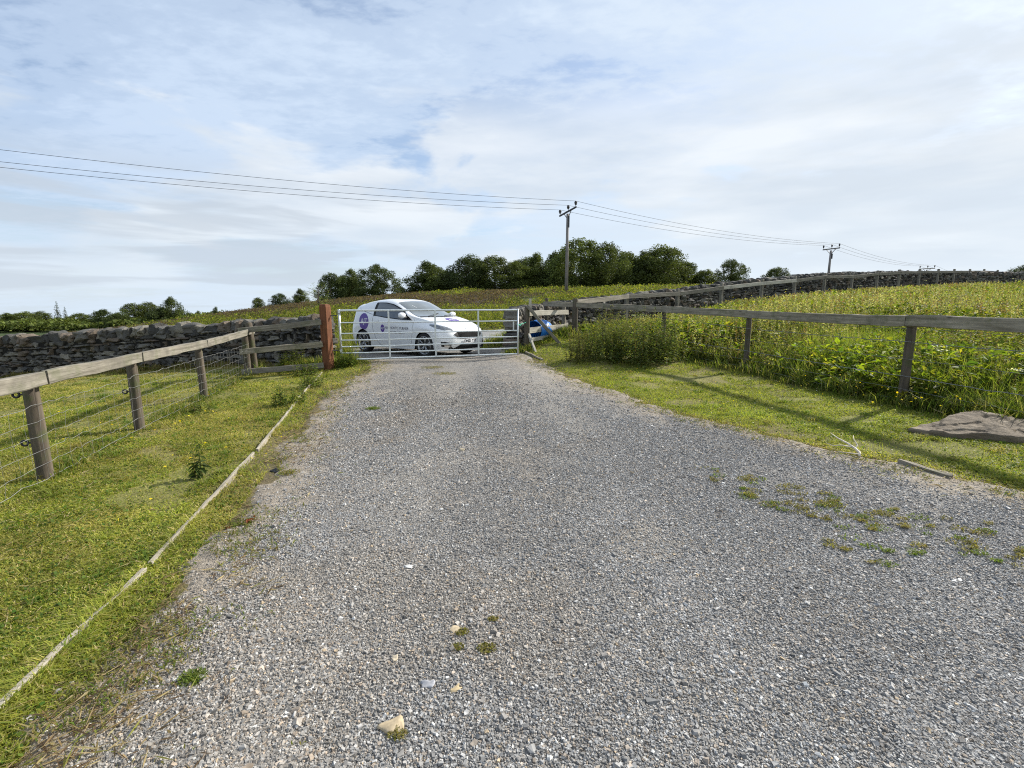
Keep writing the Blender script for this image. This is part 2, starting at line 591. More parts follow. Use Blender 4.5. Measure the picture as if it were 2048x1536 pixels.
def stone_mat():
    m, t, b, o = new_mat('gritstone')
    a = N(t, 'ShaderNodeAttribute', attribute_name='Col').outputs[0]
    tc = N(t, 'ShaderNodeTexCoord').outputs['Object']
    n1 = noise(t, tc, 5.0, 6, 0.62)
    n2 = noise(t, tc, 26.0, 6, 0.68)
    n3 = noise(t, tc, 2.2, 4, 0.6, 0.5)
    c = mix(t, 1.0, a, ramp(t, n1, [(0.3, 0.78), (0.7, 1.2)]), 'MULTIPLY')
    c = mix(t, ramp(t, n2, [(0.60, 0.0), (0.74, 0.4)]), c, (0.24, 0.235, 0.20))
    c = mix(t, ramp(t, n3, [(0.60, 0.0), (0.74, 0.3)]), c, (0.10, 0.10, 0.045))
    setc(t, b.inputs['Base Color'], c)
    b.inputs['Roughness'].default_value = 0.9
    b.inputs['Specular IOR Level'].default_value = 0.2
    bump(t, b, math_(t, 'ADD', n2, math_(t, 'MULTIPLY', n1, 1.5)), 0.9, 0.02)
    return m


STONE = stone_mat()


def ground_mat():
    m, t, b, o = new_mat('turf_and_soil')
    a = N(t, 'ShaderNodeAttribute', attribute_name='Col').outputs[0]
    tc = N(t, 'ShaderNodeTexCoord').outputs['Object']
    n1 = noise(t, tc, 1.7, 6, 0.65)
    n2 = noise(t, tc, 34.0, 5, 0.7)
    c = mix(t, 1.0, a, ramp(t, n1, [(0.3, 0.65), (0.7, 1.3)]), 'MULTIPLY')
    c = mix(t, 1.0, c, ramp(t, n2, [(0.3, 0.55), (0.7, 1.35)]), 'MULTIPLY')
    setc(t, b.inputs['Base Color'], c)
    b.inputs['Roughness'].default_value = 0.95
    b.inputs['Specular IOR Level'].default_value = 0.15
    bump(t, b, n2, 0.8, 0.03)
    return m


def gravel_mat():
    m, t, b, o = new_mat('crushed_stone')
    tc = N(t, 'ShaderNodeTexCoord').outputs['Object']
    flat = mapping(t, tc, (1, 1, 0.0))
    wob = N(t, 'ShaderNodeVectorMath', operation='ADD', ins={0: flat, 1: N(t, 'ShaderNodeVectorMath', operation='SCALE', ins={0: N(t, 'ShaderNodeTexNoise', ins={'Vector': flat, 'Scale': 60.0}).outputs[1], 'Scale': 0.02}).outputs[0]}).outputs[0]
    v = N(t, 'ShaderNodeTexVoronoi', ins={'Vector': wob, 'Scale': 62.0, 'Randomness': 1.0})
    v2 = N(t, 'ShaderNodeTexVoronoi', ins={'Vector': wob, 'Scale': 110.0, 'Randomness': 1.0})
    ve = N(t, 'ShaderNodeTexVoronoi', feature='DISTANCE_TO_EDGE', ins={'Vector': wob, 'Scale': 62.0})
    cell = N(t, 'ShaderNodeSeparateColor', ins={0: v.outputs['Color']}).outputs[0]
    cell2 = N(t, 'ShaderNodeSeparateColor', ins={0: v2.outputs['Color']}).outputs[1]
    c = ramp(t, cell, [(0.0, (0.10, 0.103, 0.11)), (0.45, (0.205, 0.208, 0.215)), (0.80, (0.31, 0.312, 0.315)), (0.95, (0.40, 0.385, 0.36)), (1.0, (0.62, 0.60, 0.56))])
    c = mix(t, 0.35, c, ramp(t, cell2, [(0.0, (0.08, 0.08, 0.09)), (1.0, (0.40, 0.40, 0.40))]))
    c = mix(t, ramp(t, ve.outputs[0], [(0.0, 0.6), (0.12, 0.0)]), c, (0.115, 0.108, 0.10))
    # dusty, earthy patches where fines come up between the stones
    d = noise(t, mapping(t, tc, (1, 0.6, 0)), 0.55, 6, 0.62, 0.4)
    d2 = noise(t, flat, 3.5, 5, 0.7)
    fines = math_(t, 'MULTIPLY', ramp(t, d, [(0.44, 0.0), (0.62, 0.85)]), ramp(t, d2, [(0.36, 0.15), (0.62, 1.0)]))
    rim = N(t, 'ShaderNodeAttribute', attribute_name='Col').outputs[2]
    rimn = math_(t, 'ADD', rim, math_(t, 'MULTIPLY', math_(t, 'SUBTRACT', d2, 0.5), 1.1))
    fines = math_(t, 'MAXIMUM', fines, ramp(t, rimn, [(0.25, 0.9), (0.85, 0.0)]))
    sand = mix(t, noise(t, flat, 150.0, 3, 0.7), (0.17, 0.15, 0.125), (0.34, 0.30, 0.25))
    c = mix(t, fines, c, sand)
    br = noise(t, mapping(t, tc, (1, 1, 0), (0, 0, 0), (7, 3, 0)), 0.9, 5, 0.65)
    c = mix(t, ramp(t, br, [(0.60, 0.0), (0.74, 0.35)]), c, (0.22, 0.175, 0.135))
    for sc_, am in ((7.0, 0.22), (24.0, 0.34)):
        c = mix(t, 1.0, c, ramp(t, noise(t, flat, sc_, 3, 0.7), [(0.30, 1 - am), (0.70, 1 + am)]), 'MULTIPLY')
    tone = noise(t, mapping(t, tc, (1, 0.35, 0), (0, 0, 0), (1, 8, 0)), 0.5, 5, 0.6)
    c = mix(t, 1.0, c, ramp(t, tone, [(0.3, 0.82), (0.7, 1.16)]), 'MULTIPLY')
    sp_ = N(t, 'ShaderNodeSeparateXYZ', ins={0: tc})
    u_ = math_(t, 'ADD', sp_.outputs[0], math_(t, 'MULTIPLY', sp_.outputs[1], 0.05))
    tr_ = math_(t, 'ABSOLUTE', math_(t, 'SUBTRACT', math_(t, 'ABSOLUTE', math_(t, 'SUBTRACT', u_, 0.175)), 0.825))
    c = mix(t, ramp(t, tr_, [(0.05, 0.28), (0.50, 0.0)], 'EASE'), c, (0.34, 0.325, 0.30))
    c = mix(t, 1.0, c, (1.10, 1.06, 1.0), 'MULTIPLY')
    setc(t, b.inputs['Base Color'], c)
    b.inputs['Roughness'].default_value = 0.85
    b.inputs['Specular IOR Level'].default_value = 0.25
    h = math_(t, 'ADD', math_(t, 'MULTIPLY', math_(t, 'MINIMUM', ve.outputs[0], 0.25), 3.0), math_(t, 'MULTIPLY', cell, 0.9))
    h = math_(t, 'ADD', h, math_(t, 'MULTIPLY', cell2, 0.5))
    h = math_(t, 'MULTIPLY', h, math_(t, 'SUBTRACT', 1.0, math_(t, 'MULTIPLY', fines, 0.7)))
    bump(t, b, h, 0.9, 0.012)
    return m


# ------------------------------------------------------------------ ground sheet
def sinh_axis(lo, hi, n, c, k):
    a, b2 = math.asinh((lo - c) / k), math.asinh((hi - c) / k)
    return c + k * np.sinh(np.linspace(a, b2, n))


def make_ground():
    xs = sinh_axis(-1600, 1600, 300, 0, 4.5)
    ys = np.concatenate([np.linspace(-60, -2, 10, endpoint=False), np.linspace(-2, 1, 10, endpoint=False), 1 + 6.0 * np.sinh(np.linspace(0, math.asinh(2400 / 6.0), 260))])
    X, Y = np.meshgrid(xs, ys)
    Z = zf(X, Y)
    near = np.hypot(X, Y)
    Z += (fbm(X, Y, 1.3, 4, 21) - 0.5) * np.clip(0.03 + near * 0.006, 0, 0.35) * smooth01((np.abs(gravel_mask(X, Y)) - 0.1))* (gravel_mask(X, Y) < 0)
    ny, nx = X.shape
    V = np.stack([X, Y, Z], -1).reshape(-1, 3)
    i = np.arange(ny * nx).reshape(ny, nx)
    F = np.stack([i[:-1, :-1], i[:-1, 1:], i[1:, 1:], i[1:, :-1]], -1).reshape(-1, 4)
    x, y = V[:, 0], V[:, 1]
    n = fbm(x, y, 0.35, 5, 9)[:, None]
    turf = np.array([0.175, 0.17, 0.055]) * (0.8 + 0.5 * n)
    straw = np.array([0.20, 0.165, 0.075])
    col = turf + (straw - turf) * smooth01((fbm(x, y, 0.9, 4, 14) - 0.52) * 6)[:, None] * 0.6
    # soil along the gravel edge
    g = gravel_mask(x, y)
    e = np.exp(-((g + 0.05) / 0.22) ** 2)[:, None]
    col = col + (np.array([0.13, 0.10, 0.07]) - col) * e * 0.8
    moor = smooth01((y - 19) / 4)[:, None] * (x < 12)[:, None]
    mc = np.where(fbm(x, y, 0.12, 5, 31)[:, None] > 0.5, np.array([0.075, 0.058, 0.042]), np.array([0.085, 0.10, 0.028]))
    col = col + (mc - col) * moor
    field = ((x > 5.5) & (y > 5) & (y < 60))[:, None]
    col = np.where(field, np.array([0.055, 0.065, 0.02]), col)
    far = smooth01((np.hypot(x, y) - 90) / 60)[:, None]
    col = col + (np.array([0.05, 0.07, 0.025]) - col) * far
    me = mesh_np('ground', V, [F], col, True)
    me.materials.append(ground_mat())
    tag(link(bpy.data.objects.new('ground', me)), 'grassy earth rising to moorland behind the gravel drive', None, None, 'structure')


make_ground()


def make_drive():
    # gravel drive: runs out under the gate to the lane, its rim sinks into the turf
    ys = np.concatenate([np.linspace(-1.5, 7, 190), np.linspace(7, 16.6, 120)[1:]])
    us = np.linspace(0, 1, 130)
    U, Y = np.meshgrid(us, ys)
    XL, XR = edge_l(Y) - 0.7, edge_r(Y) + 0.7
    X = XL + (XR - XL) * U
    g = gravel_mask(X, Y)
    Z = zf(X, Y) + 0.016 + (fbm(X, Y, 0.8, 4, 40) - 0.5) * 0.03 - 0.075 * (1 - smooth01((g + 0.22) / 0.30))
    ny, nx = X.shape
    V = np.stack([X, Y, Z], -1).reshape(-1, 3)
    i = np.arange(ny * nx).reshape(ny, nx)
    F = np.stack([i[:-1, :-1], i[:-1, 1:], i[1:, 1:], i[1:, :-1]], -1).reshape(-1, 4)
    gg = smooth01((g.ravel() + 0.05) / 0.95)
    me = mesh_np('gravel_drive', V, [F], np.repeat(gg[:, None], 3, 1), True)
    me.materials.append(gravel_mat())
    tag(link(bpy.data.objects.new('gravel_drive', me)), 'grey crushed stone drive leading to the metal gate', None, None, 'structure')


def drive_z(x, y):
    g = gravel_mask(x, y)
    return zf(x, y) + 0.016 + (fbm(x, y, 0.8, 4, 40) - 0.5) * 0.03 - 0.075 * (1 - smooth01((g + 0.22) / 0.30))


make_drive()


def make_lane():
    path = np.array([(-40, 24), (-25, 21.5), (-14, 18.8), (-7, 17.2), (-1, 17.9), (4, 21.4), (10, 26.0), (18, 31), (30, 38)], float)
    s = np.r_[0, np.cumsum(np.hypot(*np.diff(path, axis=0).T))]
    ss = np.linspace(0, s[-1], 240)
    P = np.stack([np.interp(ss, s, path[:, 0]), np.interp(ss, s, path[:, 1])], 1)
    for _ in range(12):
        P[1:-1] = (P[:-2] + P[2:] + 2 * P[1:-1]) / 4
    T = np.gradient(P, axis=0)
    T /= np.linalg.norm(T, axis=1)[:, None]
    Nn = np.stack([-T[:, 1], T[:, 0]], 1)
    w = np.linspace(-1.7, 1.7, 9)
    V = (P[:, None, :] + Nn[:, None, :] * w[None, :, None]).reshape(-1, 2)
    Z = zf(V[:, 0], V[:, 1]) + 0.03 + np.tile(-0.09 * (np.abs(w) > 1.6), len(P))
    V = np.c_[V, Z]
    i = np.arange(len(V)).reshape(len(P), 9)
    F = np.stack([i[:-1, :-1], i[1:, :-1], i[1:, 1:], i[:-1, 1:]], -1).reshape(-1, 4)
    me = mesh_np('lane', V, [F], None, True)
    me.materials.append(simple('lane_asphalt', (0.23, 0.225, 0.215), 0.9, var=0.25, scale=3, bmp=0.5))
    tag(link(bpy.data.objects.new('lane', me)), 'pale narrow lane passing beyond the gate', None, None, 'structure')


make_lane()


# ------------------------------------------------------------------ gravel stones
def rotz(a):
    c, s = np.cos(a), np.sin(a)
    z = np.zeros_like(a)
    o = np.ones_like(a)
    return np.stack([np.stack([c, -s, z], -1), np.stack([s, c, z], -1), np.stack([z, z, o], -1)], -2)


def rand_rot(n, tilt=0.5):
    a = rng.random(n) * 2 * math.pi
    ax = rng.random(n) * 2 * math.pi
    t = rng.normal(0, tilt, n)
    Rz = rotz(a)
    k = np.stack([np.cos(ax), np.sin(ax), np.zeros(n)], -1)
    K = np.zeros((n, 3, 3))
    K[:, 0, 1], K[:, 0, 2], K[:, 1, 0], K[:, 1, 2], K[:, 2, 0], K[:, 2, 1] = -k[:, 2], k[:, 1], k[:, 2], -k[:, 0], -k[:, 1], k[:, 0]
    I = np.eye(3)
    Rt = I + np.sin(t)[:, None, None] * K + (1 - np.cos(t))[:, None, None] * (K @ K)
    return Rt @ Rz


CUBE_V = np.array([[-1, -1, -1], [1, -1, -1], [1, 1, -1], [-1, 1, -1], [-1, -1, 1], [1, -1, 1], [1, 1, 1], [-1, 1, 1]], float) * 0.5
CUBE_F = np.array([(0, 3, 2, 1), (4, 5, 6, 7), (0, 1, 5, 4), (1, 2, 6, 5), (2, 3, 7, 6), (3, 0, 4, 7)])


def stones(x, y, z, size, col):
    n = len(x)
    T = CUBE_V[None] + rng.uniform(-0.24, 0.24, (n, 8, 3))
    T[:, 4:, :2] *= rng.uniform(0.45, 0.95, (n, 1, 2))
    sc = size[:, None] * np.stack([rng.uniform(0.8, 1.45, n), rng.uniform(0.65, 1.05, n), rng.uniform(0.45, 0.85, n)], -1)
    V = np.einsum('nij,nkj->nki', rand_rot(n, 0.32), T * sc[:, None, :]) + np.stack([x, y, z], -1)[:, None, :]
    F = (CUBE_F[None] + (np.arange(n) * 8)[:, None, None]).reshape(-1, 4)
    return V.reshape(-1, 3), F, np.repeat(col, 8, axis=0)


def make_gravel():
    n = 2100000
    # density falls with distance as stones shrink on screen
    u = rng.random(n)
    y = 0.75 * (10.0 / 0.75) ** u
    x = (rng.random(n) * 2 - 1) * (1.12 * y + 1.75)
    keep = visible(x, y) & (x > edge_l(y) - 0.4) & (x < edge_r(y) + 0.4)
    x, y = x[keep], y[keep]
    g = gravel_mask(x, y)
    fin = fbm(x * 1.0, y * 0.7, 0.6, 4, 55) * 0.6 + fbm(x, y, 3.0, 3, 56) * 0.4
    track = np.exp(-((x - 0.15 + 0.05 * y - 0.85) / 0.30) ** 2) + np.exp(-((x - 0.15 + 0.05 * y + 0.80) / 0.30) ** 2)
    fin = fin + 0.045 * track * (0.4 + 1.2 * fbm(x, y, 0.9, 3, 58))
    p = smooth01((g + 0.02) / 0.75) * (1.0 - 0.74 * smooth01((fin - 0.50) / 0.10))
    kept = k = rng.random(len(x)) < p * (1 - smooth01((y - 5.5) / 4.5))
    x, y = x[k], y[k]
    m = len(x)
    size = np.exp(rng.normal(math.log(0.0064), 0.34, m)) * np.interp(y, [1, 3, 5, 10], [1.0, 1.08, 1.3, 2.0])
    size = np.clip(size, 0.0035, 0.028)
    tone = np.clip(np.exp(rng.normal(math.log(0.232), 0.33, m)), 0.07, 0.44)
    warm = rng.random(m)
    col = tone[:, None] * np.where((warm < 0.12)[:, None], np.array([1.18, 1.0, 0.82]), np.where((warm < 0.75)[:, None], np.array([1.015, 1.0, 0.975]), np.array([1.06, 1.0, 0.93])))
    tint = (smooth01((fbm(x, y, 0.9, 4, 59) - 0.54) / 0.12) * rng.uniform(0.3, 1.0, m))[:, None]
    col = col * (1 - tint) + col * np.array([1.0, 0.93, 0.84]) * 0.98 * tint
    col *= (0.86 + 0.28 * fbm(x, y * 0.6, 0.7, 4, 60) + 0.10 * track[kept])[:, None]
    wh = rng.random(m) < 0.014
    col[wh] = np.array([0.62, 0.61, 0.58]) * rng.uniform(0.75, 1.1, (wh.sum(), 1))
    be = rng.random(m) < 0.012
    col[be] = np.array([0.46, 0.36, 0.24]) * rng.uniform(0.7, 1.1, (be.sum(), 1))
    V, F, C = stones(x, y, drive_z(x, y) + size * 0.12, size, col)
    me = mesh_np('gravel', V, [F], C, False)
    me.materials.append(PEBBLE)
    tag(link(bpy.data.objects.new('gravel', me)), 'loose angular grey stones covering the drive', None, None, 'stuff')
    print('gravel stones', m)


make_gravel()


# ------------------------------------------------------------------ leaves and blades
def unit(v):
    return v / (np.linalg.norm(v, axis=-1, keepdims=True) + 1e-9)


def blades(x, y, z, h, w, lean, col):
    """one bent quad per blade"""
    n = len(x)
    a = rng.random(n) * 2 * math.pi
    b = a + rng.normal(math.pi / 2, 0.5, n)
    base = np.stack([x, y, z - 0.004], -1)
    d = np.stack([np.cos(a), np.sin(a), np.zeros(n)], -1)
    s = np.stack([np.cos(b), np.sin(b), np.zeros(n)], -1) * (w / 2)[:, None]
    up = np.array([0, 0, 1.0])
    midp = base + up * (h * 0.5)[:, None] + d * (h * lean * 0.28)[:, None]
    tip = base + up * (h * (1 - 0.35 * np.minimum(lean, 1.6)))[:, None] + d * (h * lean)[:, None]
    V = np.stack([base, midp + s, tip, midp - s], 1).reshape(-1, 3)
    F = np.arange(4 * n).reshape(n, 4)
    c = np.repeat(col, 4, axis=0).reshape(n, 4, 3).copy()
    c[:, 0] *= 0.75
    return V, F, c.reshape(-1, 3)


def leaves(base, d, L, W, droop, col, fold=0.25):
    """two folded quads per leaf: base, side, tip, other side, vein"""
    n = len(base)
    d = unit(d)
    side = np.cross(d, np.array([0, 0, 1.0]) + rng.normal(0, 0.35, (n, 3)))
    side = unit(side)
    nrm = np.cross(side, d)
    p1 = base + d * (L * 0.42)[:, None]
    tip = base + d * L[:, None] + np.array([0, 0, -1.0]) * (droop * L)[:, None]
    v = p1 - nrm * (W * fold)[:, None]
    lft = p1 + side * (W / 2)[:, None]
    rgt = p1 - side * (W / 2)[:, None]
    V = np.stack([base, lft, tip, rgt, v], 1).reshape(-1, 3)
    i = np.arange(n)[:, None] * 5
    F = np.concatenate([i + np.array([0, 4, 2, 1]), i + np.array([0, 3, 2, 4])])
    return V, F, np.repeat(col, 5, axis=0)


def quadcards(P, size, col, up_bias=0.3, aspect=0.62):
    """leaf-sized rhombs, randomly turned"""
    n = len(P)
    d = unit(rng.normal(0, 1, (n, 3)))
    nr = unit(rng.normal(0, 1, (n, 3)) + np.array([0, 0, up_bias]))
    s = unit(np.cross(d, nr))
    d = np.cross(nr, s)
    a = (size * 0.5)[:, None]
    V = np.stack([P - d * a, P + s * a * aspect, P + d * a, P - s * a * aspect], 1).reshape(-1, 3)
    F = np.arange(4 * n).reshape(n, 4)
    return V, F, np.repeat(col, 4, axis=0)


class Stack:
    def __init__(self):
        self.V, self.F, self.C, self.n = [], {}, [], 0

    def add(self, V, F, C):
        self.V.append(V)
        self.C.append(C)
        self.F.setdefault(F.shape[1], []).append(F + self.n)
        self.n += len(V)

    def mesh(self, name, mat, smooth=False):
        me = mesh_np(name, np.concatenate(self.V), [np.concatenate(f) for f in self.F.values()], np.concatenate(self.C), smooth)
        me.materials.append(mat)
        return me


def pick(n, palette, weights=None, jit=0.18):
    palette = np.array(palette)
    i = rng.choice(len(palette), n, p=None if weights is None else np.array(weights) / sum(weights))
    return palette[i] * rng.uniform(1 - jit, 1 + jit, (n, 1)) * rng.uniform(1 - jit * 0.3, 1 + jit * 0.3, (n, 3))


GR = [(0.27, 0.305, 0.050), (0.345, 0.36, 0.065), (0.19, 0.24, 0.042), (0.42, 0.39, 0.11), (0.56, 0.47, 0.23)]


LFENCE = [(-3.30, 1.30), (-4.06, 3.95), (-4.54, 5.63), (-5.02, 7.62), (-5.68, 10.13)]
RFENCE = [(5.98, 3.20), (5.55, 6.63), (5.09, 10.28), (3.82, 12.05), (2.62, 13.62), (0.98, 14.5)]
FIELD = [(5.72, 5.3), (5.55, 6.63), (5.09, 10.28), (3.82, 12.05), (2.62, 13.62), (1.9, 14.3)] + [(p[0] - 0.15, p[1] + 0.25) for p in WFENCE[1:]] + [(70, 50), (70, 6), (12, 2.0), (6.0, 2.0)]


def rfence_x(y):
    a = np.array(RFENCE)
    return np.interp(y, a[:, 1], a[:, 0])


def make_grass():
    st = Stack()
    # short mown turf both sides of the drive
    n = 2300000
    u = rng.random(n)
    y = 0.9 * (16.0 / 0.9) ** u
    x = (rng.random(n) * 2 - 1) * (1.16 * y + 1.75)
    left = (x < edge_l(y)) & (y < 13.5)
    right = (x > edge_r(y)) & (y < 14.6)
    k = visible(x, y) & (left | right) & ~inpoly(x, y, FIELD)
    # not beyond the walls
    wl = np.array(WALL_L)
    k &= ~((x < -4.3) & (y > np.interp(-x, -wl[:, 0], wl[:, 1]) - 0.22))
    x, y = x[k], y[k]
    g = gravel_mask(x, y)
    bare = fbm(x, y, 1.6, 4, 61)
    p = (1 - smooth01((g + 0.22) / 0.42)) * np.clip(1.15 - 1.1 * smooth01((bare - 0.57) / 0.12), 0.15, 1)
    # thin strip between timber edging and gravel
    strip = (x > kerb_x(y) - 0.02) & (x < 0) & (y < 10.2)
    p *= np.where(strip, 0.75, 1.0)
    k = rng.random(len(x)) < p * np.interp(y, [1, 3, 6, 12], [1.0, 0.9, 0.75, 0.7])
    x, y = x[k], y[k]
    m = len(x)
    tall = fbm(x, y, 1.6, 4, 71)
    h = rng.uniform(0.014, 0.040, m) * (0.35 + 1.3 * tall) * np.interp(y, [1, 6, 14], [1.0, 1.05, 1.35])
    # longer by posts, kerb and wall foot
    dk = np.abs(x - kerb_x(y))
    h *= 1 + 1.1 * np.exp(-(dk / 0.06) ** 2) * (y < 10.2)
    w = rng.uniform(0.0035, 0.0065, m) * np.interp(y, [1, 6, 14], [1.0, 1.7, 3.0])
    col = pick(m, GR, (4, 4, 2.2, 1.6, 1.1))
    dry = smooth01((fbm(x, y, 1.1, 5, 81) - 0.42) / 0.16)[:, None] * rng.uniform(0.2, 1, (m, 1))
    col = col + (np.array([0.44, 0.37, 0.13]) - col) * dry * 0.78
    col *= (0.72 + 0.62 * fbm(x, y, 2.4, 4, 83))[:, None]
    lush = smooth01((x - edge_r(y) + 0.1) / 0.6)[:, None] * (x > 0)[:, None]
    col = col * (1 - 0.55 * lush) + pick(m, [(0.20, 0.295, 0.034), (0.26, 0.34, 0.040), (0.32, 0.365, 0.05)]) * 0.55 * lush
    # the strip of hay along the left wall foot
    hay = ((x < -5.0) & (y > 9.3)).astype(float) * smooth01((y - 9.4) / 1.5)
    col = col + (np.array([0.36, 0.29, 0.14]) - col) * (hay * rng.uniform(0.2, 1.0, m))[:, None]
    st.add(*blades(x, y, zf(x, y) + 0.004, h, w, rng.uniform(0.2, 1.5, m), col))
    # scattered longer tussocks
    q = rng.choice(m, 620, replace=False, p=(y ** 1.0) / (y ** 1.0).sum())
    tx = np.repeat(x[q], 30) + rng.normal(0, 0.035, 620 * 30)
    ty = np.repeat(y[q], 30) + rng.normal(0, 0.035, 620 * 30)
    th = np.repeat(rng.uniform(0.045, 0.12, 620), 30) * rng.uniform(0.5, 1.0, 620 * 30)
    st.add(*blades(tx, ty, zf(tx, ty) + 0.002, th, rng.uniform(0.004, 0.007, 620 * 30) * np.interp(ty, [1, 6, 14], [1, 1.6, 2.6]), rng.uniform(0.3, 1.2, 620 * 30), np.repeat(pick(620, [(0.12, 0.18, 0.03), (0.17, 0.22, 0.04), (0.30, 0.27, 0.10), (0.22, 0.25, 0.05)]), 30, 0) * rng.uniform(0.8, 1.2, (620 * 30, 1))))
    # clover and daisy leaves lying flat among it
    q = rng.choice(m, min(60000, m // 5), replace=False)
    P = np.stack([x[q], y[q], zf(x[q], y[q]) + rng.uniform(0.008, 0.028, len(q))], -1)
    st.add(*quadcards(P, rng.uniform(0.010, 0.022, len(q)) * np.interp(y[q], [1, 6, 14], [1, 1.4, 2.2]), pick(len(q), [(0.07, 0.13, 0.022), (0.12, 0.17, 0.03), (0.17, 0.18, 0.04)]), 1.8, 0.9))
    # straw stalks lying flat
    q = rng.choice(m, 5200, replace=False)
    a = rng.random(len(q)) * 6.28
    L = rng.uniform(0.03, 0.14, len(q))
    b0 = np.stack([x[q], y[q], zf(x[q], y[q]) + 0.02], -1)
    st.add(*leaves(b0, np.stack([np.cos(a), np.sin(a), rng.normal(0, 0.08, len(q))], -1), L, np.full(len(q), 0.004) * np.interp(y[q], [1, 6, 12], [1, 1.5, 2.2]), np.zeros(len(q)), pick(len(q), [(0.46, 0.38, 0.22), (0.36, 0.28, 0.13)]), 0.05))
    # dead straw and crumbled leaf along the earthy margins
    n = 9000
    yy = 1.0 * (12 / 1.0) ** rng.random(n)
    sd = rng.random(n) < 0.62
    xx = np.where(sd, edge_l(yy) + rng.normal(0.05, 0.20, n), edge_r(yy) - rng.normal(0.05, 0.22, n))
    kk = visible(xx, yy) & (fbm(xx, yy, 2.2, 3, 93) > 0.44)
    xx, yy = xx[kk], yy[kk]
    n = len(xx)
    a = rng.random(n) * 6.28
    zz = np.maximum(drive_z(xx, yy), zf(xx, yy)) + 0.012
    st.add(*leaves(np.stack([xx, yy, zz], -1), np.stack([np.cos(a), np.sin(a), rng.normal(0.04, 0.12, n)], -1), rng.uniform(0.02, 0.11, n), rng.uniform(0.003, 0.008, n) * np.interp(yy, [1, 10], [1, 2]), np.zeros(n), pick(n, [(0.46, 0.37, 0.20), (0.36, 0.27, 0.13), (0.20, 0.14, 0.08), (0.13, 0.09, 0.055), (0.24, 0.25, 0.06)]), 0.1))
    me = st.mesh('grass', GRASSM)
    tag(link(bpy.data.objects.new('grass', me)), 'short yellow green turf beside the drive', None, None, 'stuff')
    print('grass blades', m)
    # rank tall grass along fence lines, wall feet, gate ends
    st = Stack()
    pts = []

    def along(path, off, sd, dens, h0, h1, colp=None):
        path = np.array(path)[:, :2]
        s = np.r_[0, np.cumsum(np.hypot(*np.diff(path, axis=0).T))]
        k = int(s[-1] * dens)
        t = rng.random(k) * s[-1]
        X = np.interp(t, s, path[:, 0]) + rng.normal(0, sd, k)
        Y = np.interp(t, s, path[:, 1]) + rng.normal(0, sd, k)
        X = X + off[0]
        Y = Y + off[1]
        clump = smooth01((fbm(X, Y, 2.2, 3, 91) - 0.35) / 0.3)
        H = rng.uniform(h0, h1, k) * (0.35 + 0.75 * clump)
        c = pick(k, colp or [(0.13, 0.18, 0.03), (0.09, 0.14, 0.025), (0.26, 0.24, 0.09), (0.19, 0.21, 0.05)])
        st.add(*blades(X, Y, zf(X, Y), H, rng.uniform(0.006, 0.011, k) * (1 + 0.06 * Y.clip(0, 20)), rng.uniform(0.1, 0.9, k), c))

    along(LFENCE[1:], (0, 0), 0.10, 550, 0.04, 0.13)
    along(RFENCE[:3], (0.1, 0), 0.16, 2400, 0.08, 0.36)
    along(RFENCE[2:], (0.05, 0.0), 0.22, 1800, 0.12, 0.42)
    along(WALL_L[:6], (0.05, -0.30), 0.10, 900, 0.06, 0.24, [(0.36, 0.29, 0.14), (0.28, 0.23, 0.10), (0.18, 0.19, 0.05)])
    along([(-5.6, 10.2), (-4.1, 10.45)], (0, 0.25), 0.16, 2200, 0.10, 0.34)
    along([(-3.95, 10.5), (-3.4, 10.75)], (0, 0.05), 0.12, 2000, 0.06, 0.22)
    along([(0.3, 12.9), (1.5, 14.4)], (0.1, -0.15), 0.16, 1500, 0.08, 0.28)
    along([(-0.1, 12.5), (0.4, 12.6)], (0, 0), 0.12, 1400, 0.06, 0.2)
    along([(-5.4, 12.7), (-4.7, 12.0), (-4.2, 11.5)], (0, 0), 0.20, 2600, 0.22, 0.70, [(0.13, 0.18, 0.03), (0.19, 0.21, 0.05), (0.26, 0.24, 0.09)])
    along([(-7.4, 14.4), (-6.2, 15.8), (-3.5, 16.6)], (0, 0), 0.35, 1200, 0.25, 0.7)
    along([(-1, 14.8), (0.2, 15.0), (1.0, 17)], (0, 0), 0.35, 1600, 0.2, 0.55)
    me = st.mesh('long_grass', GRASSM)
    tag(link(bpy.data.objects.new('long_grass', me)), 'uncut grass along the fences and wall feet', None, None, 'stuff')


make_grass()


def make_flowers():
    st = Stack()

    def dots(n, reg, h, size, cols):
        X = rng.uniform(reg[0], reg[1], n)
        Y = rng.uniform(reg[2], reg[3], n)
        P = np.stack([X, Y, zf(X, Y) + rng.uniform(h[0], h[1], n)], -1)
        for _ in range(2):
            st.add(*quadcards(P, rng.uniform(size[0], size[1], n), pick(n, cols), 2.5, 0.95))

    Y = [(0.75, 0.58, 0.02), (0.70, 0.62, 0.05)]
    dots(60, (-6.5, -3.0, 3, 9.5), (0.03, 0.09), (0.018, 0.032), Y)
    dots(14, (-3.9, -2.3, 2.5, 5.5), (0.03, 0.06), (0.015, 0.024), Y)
    dots(170, (4.8, 7.5, 5.5, 9.5), (0.10, 0.40), (0.018, 0.032), Y)
    dots(80, (2.5, 5.2, 6.5, 12), (0.02, 0.10), (0.014, 0.024), Y)
    dots(90, (2.4, 5.2, 4.4, 9), (0.02, 0.05), (0.012, 0.02), [(0.7, 0.7, 0.66)])
    dots(260, (6.5, 30, 9, 24), (0.4, 0.75), (0.025, 0.05), Y)
    me = st.mesh('wildflowers', GRASSM)
    tag(link(bpy.data.objects.new('wildflowers', me)), 'yellow buttercups and white clover heads dotted in the turf', None, None, 'stuff')


make_flowers()


